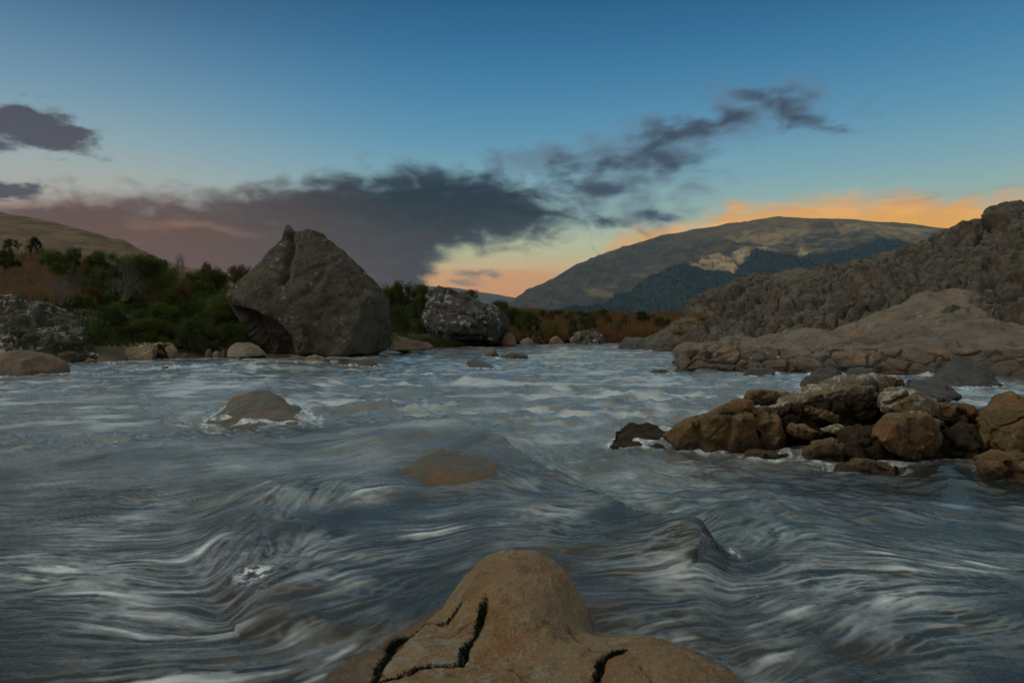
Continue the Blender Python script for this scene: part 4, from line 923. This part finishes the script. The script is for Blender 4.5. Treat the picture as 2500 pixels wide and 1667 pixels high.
# gather round the foreground stone
Zw -= .030*G2(1250,1610,560,130)
SS = .35*S1*A2+.8*S2*A1+.6*S3*(.4+.6*A2)+.35*perlin(c3(4.5, 55)+.2*S1[:, None])*near
patchy = sstep(perlin(c3(1.1, 20, 1.6))+.6*perlin(c3(2.7, 22, 1.8))+.5*L1, -.7, .8)
foam = (.0+.72*sstep(SS, 0, 1.1))*(.04+1.25*patchy)
fil = lambda S, k: np.clip(1-np.abs(S)*k, 0, 1)**1.5
foam += near*(.20*fil(S2, 3.2)*A1 + .14*fil(S3, 2.6)*A2 + .10*fil(S1, 4)*A2)
BR_ = np.clip(G2(640,1065,150,26)+G2(1140,1165,130,34)+G2(560,1210,120,16)*.7+G2(300,1140,220,16)*.6+G2(640,1420,90,60)*.4, 0, 1)
foam *= 1+.5*(G2(1000,1250,420,80)+G2(300,1350,380,140)+G2(2200,1450,420,140)+G2(1500,1400,420,60)+G2(400,990,340,30))
foam += .28*rough_pool*sstep(perlin(c3(9, 8)+.15*S2[:, None])+.5*S2, .05, .9)
foam += .35*G2(750,950,170,26)*sstep(S2+.5*S1, -.2, .8) + .35*G2(460,1000,180,16)*sstep(S2, -.3, .7)
foam += far*(.18+.42*sstep(.8*bl(.35, 3, 60)+.8*bl(1.0, 1.8, 61)+.8*bl(2.6, 1.3, 62)+.5*S2, -.1, .7))  # far water: some foam, plus pale tone painted for the sky's reflection
bub = np.zeros(len(X_))
for a, c, rx, ry, s_ in [(628,1425,46,17,1),(1683,1305,38,14,1),(1788,1362,14,10,.8),(700,1375,22,8,.4),(640,1480,16,6,.3),(1640,1310,20,8,.3),(2190,885,90,14,.8),(2100,895,14,16,.9),(1838,1108,60,8,.4),(2030,1135,60,8,.5),(1420,1545,22,20,.5)]:
    bub += s_*G2(a, c, rx, ry)*sstep(.7*perlin(c3(30, 2))+.7*perlin(c3(70, 3))+.4*perlin(c3(14, 3)), -.25, .35)*1.4
# foam and raised water round every stone that breaks the surface
mark = np.zeros((n, m))
for o_ in list(C.objects):
    if o_.get('category') not in ('rock', 'stone', 'boulder') or o_.type != 'MESH': continue
    nv = len(o_.data.vertices); vv = np.empty(nv*3, np.float32); o_.data.vertices.foreach_get('co', vv); vv = vv.reshape(-1, 3)+np.array(o_.location)
    vv = vv[(vv[:, 1] > .9) & (vv[:, 1] < 28)]
    gi = np.interp(vv[:, 0]/vv[:, 1]*F+CX, px_a, np.arange(n)); gj = np.interp(HOR+CAMZ*F/vv[:, 1], py_a, np.arange(m))
    zl = Zw.reshape(n, m)[np.clip(gi.astype(int), 0, n-1), np.clip(gj.astype(int), 0, m-1)]
    k_ = np.abs(vv[:, 2]-zl) < .02+.002*vv[:, 1]
    mark[gi[k_].astype(int), gj[k_].astype(int)] = 1
for o_ in C.objects:
    if o_.get('category') == 'awash rock': o_['category'] = 'rock'
def blur(a, k, ax):
    out = np.zeros_like(a)
    for q_ in range(-k, k+1): out += np.roll(a, q_, ax)*math.exp(-(q_/(k*.55))**2)
    return out
mk = blur(blur(mark, 7, 0), 3, 1); mk = np.clip(mk/2.5, 0, 1).ravel()
foam += .62*mk*sstep(perlin(c3(13, 70))+.6*perlin(c3(31, 71))+.3*S2, -.35, .5)
Zw += .010*mk*np.clip(Y_/5, .4, 1.5)
foam *= 1-.85*BR_
foam *= 1-.85*np.clip(G2(2300,1185,420,48)*1.3,0,1)
foam = np.clip(foam, 0, .85)
# clear shallow places where brown stone shows
clear = .38+.0*X_
for a, c, rx, ry, s_ in [(640,1060,140,30,.9),(1120,1160,150,36,.9),(700,1350,170,80,.75),(300,1140,260,22,.6),(560,1210,140,22,.7),(950,1220,260,30,.4),(850,1500,350,90,.55),(1300,1400,450,70,.45),(200,1520,250,50,.35),(1500,1620,300,60,.4),(1350,1290,200,40,.35),(620,960,170,20,.5),(2100,1160,300,30,.6),(80,920,120,10,.4),(560,1250,120,30,.5),(850,1600,90,60,.4)]:
    clear += s_*G2(a, c, rx, ry)
clear += BR_
clear = np.clip(clear*(.75+.35*perlin(c3(2.5, 12))), 0, .95)
clear *= 1-.7*far*(1-np.clip(BR_, 0, 1)); clear *= 1-.6*np.clip(G2(2300,1185,420,48), 0, 1)
deepg = np.clip(1.3*along*sstep(rd, 0, .1)*np.exp(-np.maximum(rd, 0)/.6)+G2(80,1040,170,26)+G2(1300,1060,260,30)*.7+G2(1500,880,400,16)*.6+G2(1900,1300,200,50)*.5, 0, 1)
Vw = np.stack([X_, Y_, Zw], 1); Fw = gridfaces(n, m)
mew = mesh_np('river', Vw, Fw)
for nm, d in (('foam', foam), ('bubble', np.clip(bub, 0, 1)), ('clear', clear), ('deep', deepg)): attr(mew, nm, d)
m_, nb, out = newmat('river_water')
def A(nm): a = nb.n('ShaderNodeAttribute'); a.attribute_name = nm; return a.outputs['Fac']
P_ = nb.n('ShaderNodeNewGeometry').outputs['Position']
body = nb.n('ShaderNodeBsdfDiffuse'); nb.put(body.inputs[0], nb.mix(A('deep'), (.011,.012,.008), (.008,.030,.024)))
tr = nb.n('ShaderNodeBsdfTransparent'); nb.put(tr.inputs[0], (.80,.66,.50,1))
m1 = nb.n('ShaderNodeMixShader'); nb.put(m1.inputs[0], A('clear')); nb.put(m1.inputs[1], body.outputs[0]); nb.put(m1.inputs[2], tr.outputs[0])
fo_ = nb.n('ShaderNodeBsdfDiffuse'); nb.put(fo_.inputs[0], (.66,.72,.71,1))
m2 = nb.n('ShaderNodeMixShader'); nb.put(m2.inputs[0], nb.m('MAXIMUM', A('foam'), A('bubble'))); nb.put(m2.inputs[1], m1.outputs[0]); nb.put(m2.inputs[2], fo_.outputs[0])
gl = nb.n('ShaderNodeBsdfGlossy'); nb.put(gl.inputs['Color'], (1,1,1,1)); nb.put(gl.inputs['Roughness'], nb.m('ADD', .06, nb.m('MULTIPLY', A('foam'), .3)))
bp = nb.n('ShaderNodeBump'); bp.inputs['Strength'].default_value = .5; bp.inputs['Distance'].default_value = .035
nb.put(bp.inputs['Height'], nb.noise(P_, 11, 4, .6)); nb.put(gl.inputs['Normal'], bp.outputs[0])
fr = nb.n('ShaderNodeFresnel'); fr.inputs[0].default_value = 1.40; nb.put(fr.inputs['Normal'], bp.outputs[0])
m3 = nb.n('ShaderNodeMixShader'); nb.put(m3.inputs[0], fr.outputs[0]); nb.put(m3.inputs[1], m2.outputs[0]); nb.put(m3.inputs[2], gl.outputs[0])
nb.put(out.inputs[0], m3.outputs[0]); mew.materials.append(m_)
obj('river_water', mew, kind='structure')
# river bed on a coarser copy of the fan
ii = np.arange(0, n, 3); jj = np.arange(0, m, 3); sub = (ii[:, None]*m+jj[None, :]).ravel()
Xb, Yb_ = X_[sub], Y_[sub]; q = np.stack([Xb, Yb_, 0*Xb], 1)
f1, f2 = worley(q*2.2+.3*perlin(q)[:, None]); Zb = np.minimum(base[sub], .12)*.8-.10-.30*(1-clear[sub])-.05*f1-.06*Yb_/10+.02*fbm(q*4, 3)
M_bed = rock_mat('river_bed_stone', (.20,.115,.055), (.14,.085,.042), (.09,.06,.035), 3, rust=(.20,.09,.03), ra=.3, bump=.6, rough=.6)
obj('river_bed', mesh_np('river_bed', np.stack([Xb, Yb_, Zb], 1), gridfaces(len(ii), len(jj)), M_bed), kind='structure')

# ------------------------------------------------------------------ foreground stone
gx = np.arange(-.62, .78, .0032); gy = np.concatenate([np.arange(.95, 1.45, .012), np.arange(1.45, 2.55, .0032)])
GX, GY = np.meshgrid(gx, gy, indexing='ij'); fx, fy = GX.ravel(), GY.ravel()
def W2(a, c, z=.09): return tuple(W(a, c, z))
out_ = [W(a, c, .02) for a, c in [(700,1900),(735,1667),(775,1625),(830,1590),(905,1565),(960,1520),(1030,1485),(1090,1440),(1180,1400),(1330,1400),(1420,1475),(1450,1530),(1520,1540),(1620,1560),(1730,1590),(1800,1625),(1850,1680),(1900,1900)]]
ins = inpoly(fx, fy, out_) | (fy < 1.35); d = segdist(fx, fy, out_, True)
wob = .02*fbm(np.stack([fx*4, fy*4, 0*fx], 1), 3)
sd_ = np.where(ins, d, -d)+wob*.6
zs = -.16+.165*sstep(sd_, -.10, .035)+.085*(1-np.exp(-np.maximum(sd_, 0)/.10))
zs += .016*perlin(np.stack([fx*5, fy*5, 0*fx+3], 1))
kc = W2(1262,1352,.215); kx, ky = kc
ex = np.where(fx > kx, .215, .225); ey = np.where(fy > ky, .26, .40)
r = np.sqrt(((fx-kx)/ex)**2+((fy-ky+.02)/ey)**2+1e-6)+.05*fbm(np.stack([fx*6, fy*6, 0*fx+5], 1), 2)
kn = .222-.17*r**2.3
kn = np.maximum(kn, -.3)
k_ = .03; hh_ = np.clip(.5+.5*(kn-zs)/k_, 0, 1); zf = zs*(1-hh_)+kn*hh_+k_*hh_*(1-hh_)*.9
def dome(a, c, rx, ry, h, z=.09):
    p = W2(a, c, z); return h*np.exp(-((fx-p[0])/rx)**2-((fy-p[1])/ry)**2)
zf += dome(1620,1625,.16,.11,.028)+dome(1050,1600,.10,.09,.022)+dome(1290,1600,.11,.12,.020)+dome(1130,1690,.2,.10,.02)+dome(990,1560,.05,.03,.012)
cut = fx < W2(900,1667)[0]+ (fy-W2(900,1667)[1])*.35
cw = sstep(-(fx-(W2(905,1667)[0]+(fy-W2(905,1667)[1])*.22)), -.015, .03); zf -= cw*.022*(fx < 0)
cracks = [([(1182,1528),(1176,1545),(1166,1562),(1145,1580),(1131,1599),(1122,1628)], .006, .022), ([(1122,1628),(1060,1638),(960,1655),(900,1672)], .004, .016), ([(1122,1628),(1200,1632),(1260,1650),(1300,1672)], .0035, .014),
          ([(905,1675),(915,1620),(935,1580),(1000,1562),(1075,1548),(1150,1545)], .004, .014), ([(975,1545),(1030,1515),(1090,1520),(1130,1512)], .004, .014), ([(1525,1603),(1490,1610),(1465,1625),(1452,1672)], .007, .022),
          ([(1390,1545),(1440,1588),(1480,1600),(1525,1603)], .006, .016), ([(1560,1640),(1590,1680)], .003, .01), ([(905,1675),(925,1600),(960,1560)], .006, .014)]
jx = .012*fbm(np.stack([fx*14, fy*14, 0*fx], 1), 3); jy = .012*fbm(np.stack([fx*14, fy*14, 0*fx+8], 1), 3)
for pts, wd_, dp_ in cracks:
    dd = segdist(fx+jx, fy+jy, [W2(*p) for p in pts]); zf -= dp_*np.exp(-(dd/wd_)**2)
zf += .0045*fbm(np.stack([fx*14, fy*14, zf*14], 1), 4)+.0022*fbm(np.stack([fx*60, fy*60, zf*60], 1), 3)-.004*np.clip(np.abs(perlin(np.stack([fx*9+2, fy*9, zf*9], 1)))*-6+1, 0, 1)
c0 = np.array([kx, ky, -.15]); Vf = np.stack([fx, fy, zf], 1)-c0
fo_ob = obj('foreground_rock', mesh_np('foreground_rock', Vf, gridfaces(len(gx), len(gy)), M_fore)); fo_ob.location = c0
tag(fo_ob, 'ochre brown rock with a rounded knob and mossy cracks in the near foreground', 'rock')
from mathutils.kdtree import KDTree
def fz(x, y):
    i = np.clip(np.searchsorted(gx, x), 0, len(gx)-1); j = np.clip(np.searchsorted(gy, y), 0, len(gy)-1); return zf.reshape(len(gx), len(gy))[i, j]
def mossalong(pts, n, spread, h, name='moss'):
    L = np.array([W2(*p) for p in pts]); seg = rng.integers(0, len(L)-1, n); t = rng.random(n)[:, None]
    p = L[seg]*(1-t)+L[seg+1]*t+rng.normal(size=(n, 2))*spread
    zz = fz(p[:, 0], p[:, 1]); b_ = np.stack([p[:, 0], p[:, 1], zz-.002], 1)-c0
    N_ = n*7; b_ = np.repeat(b_, 7, 0)+rng.normal(size=(N_, 3))*.0025; d_ = rng.normal(size=(N_, 3))*.6; d_[:, 2] = np.abs(d_[:, 2])+.35; d_ /= np.linalg.norm(d_, axis=1)[:, None]
    L_ = h*rng.uniform(.4, 1.3, N_)[:, None]; s_ = np.cross(d_, rng.normal(size=(N_, 3))); s_ /= np.linalg.norm(s_, axis=1)[:, None]
    me = mesh_np(name, np.stack([b_-s_*.0013, b_+s_*.0013, b_+d_*L_], 1).reshape(-1, 3), np.arange(N_*3).reshape(-1, 3), M_moss, False); attr(me, 'tint', rng.random(N_*3))
    return obj(name, me, fo_ob)
mossalong(cracks[0][0], 1100, .0045, .006); mossalong(cracks[8][0], 800, .006, .008); mossalong([(955,1562),(970,1555),(985,1548)], 260, .006, .026)
mossalong(cracks[5][0], 700, .0045, .009); mossalong(cracks[1][0], 260, .003, .006); mossalong(cracks[4][0], 160, .003, .006)

# ------------------------------------------------------------------ valley haze
HZ = True
if HZ:
    hb = bmesh.new(); bmesh.ops.create_cube(hb, size=1); 
    for v in hb.verts: v.co = Vector((v.co.x*10200, v.co.y*8000+1850, 0)) + Vector((0, 0, 560 if v.co.z > 0 else -2.5))
    hm_ = bpy.data.meshes.new('haze'); hb.to_mesh(hm_); hb.free()
    m, nb, out = newmat('haze_air'); pv = nb.n('ShaderNodeVolumePrincipled'); pv.inputs['Color'].default_value = (.42,.70,1,1); pv.inputs['Density'].default_value = .00005
    nb.put(out.inputs['Volume'], pv.outputs[0]); hm_.materials.append(m); obj('haze', hm_, kind='stuff')
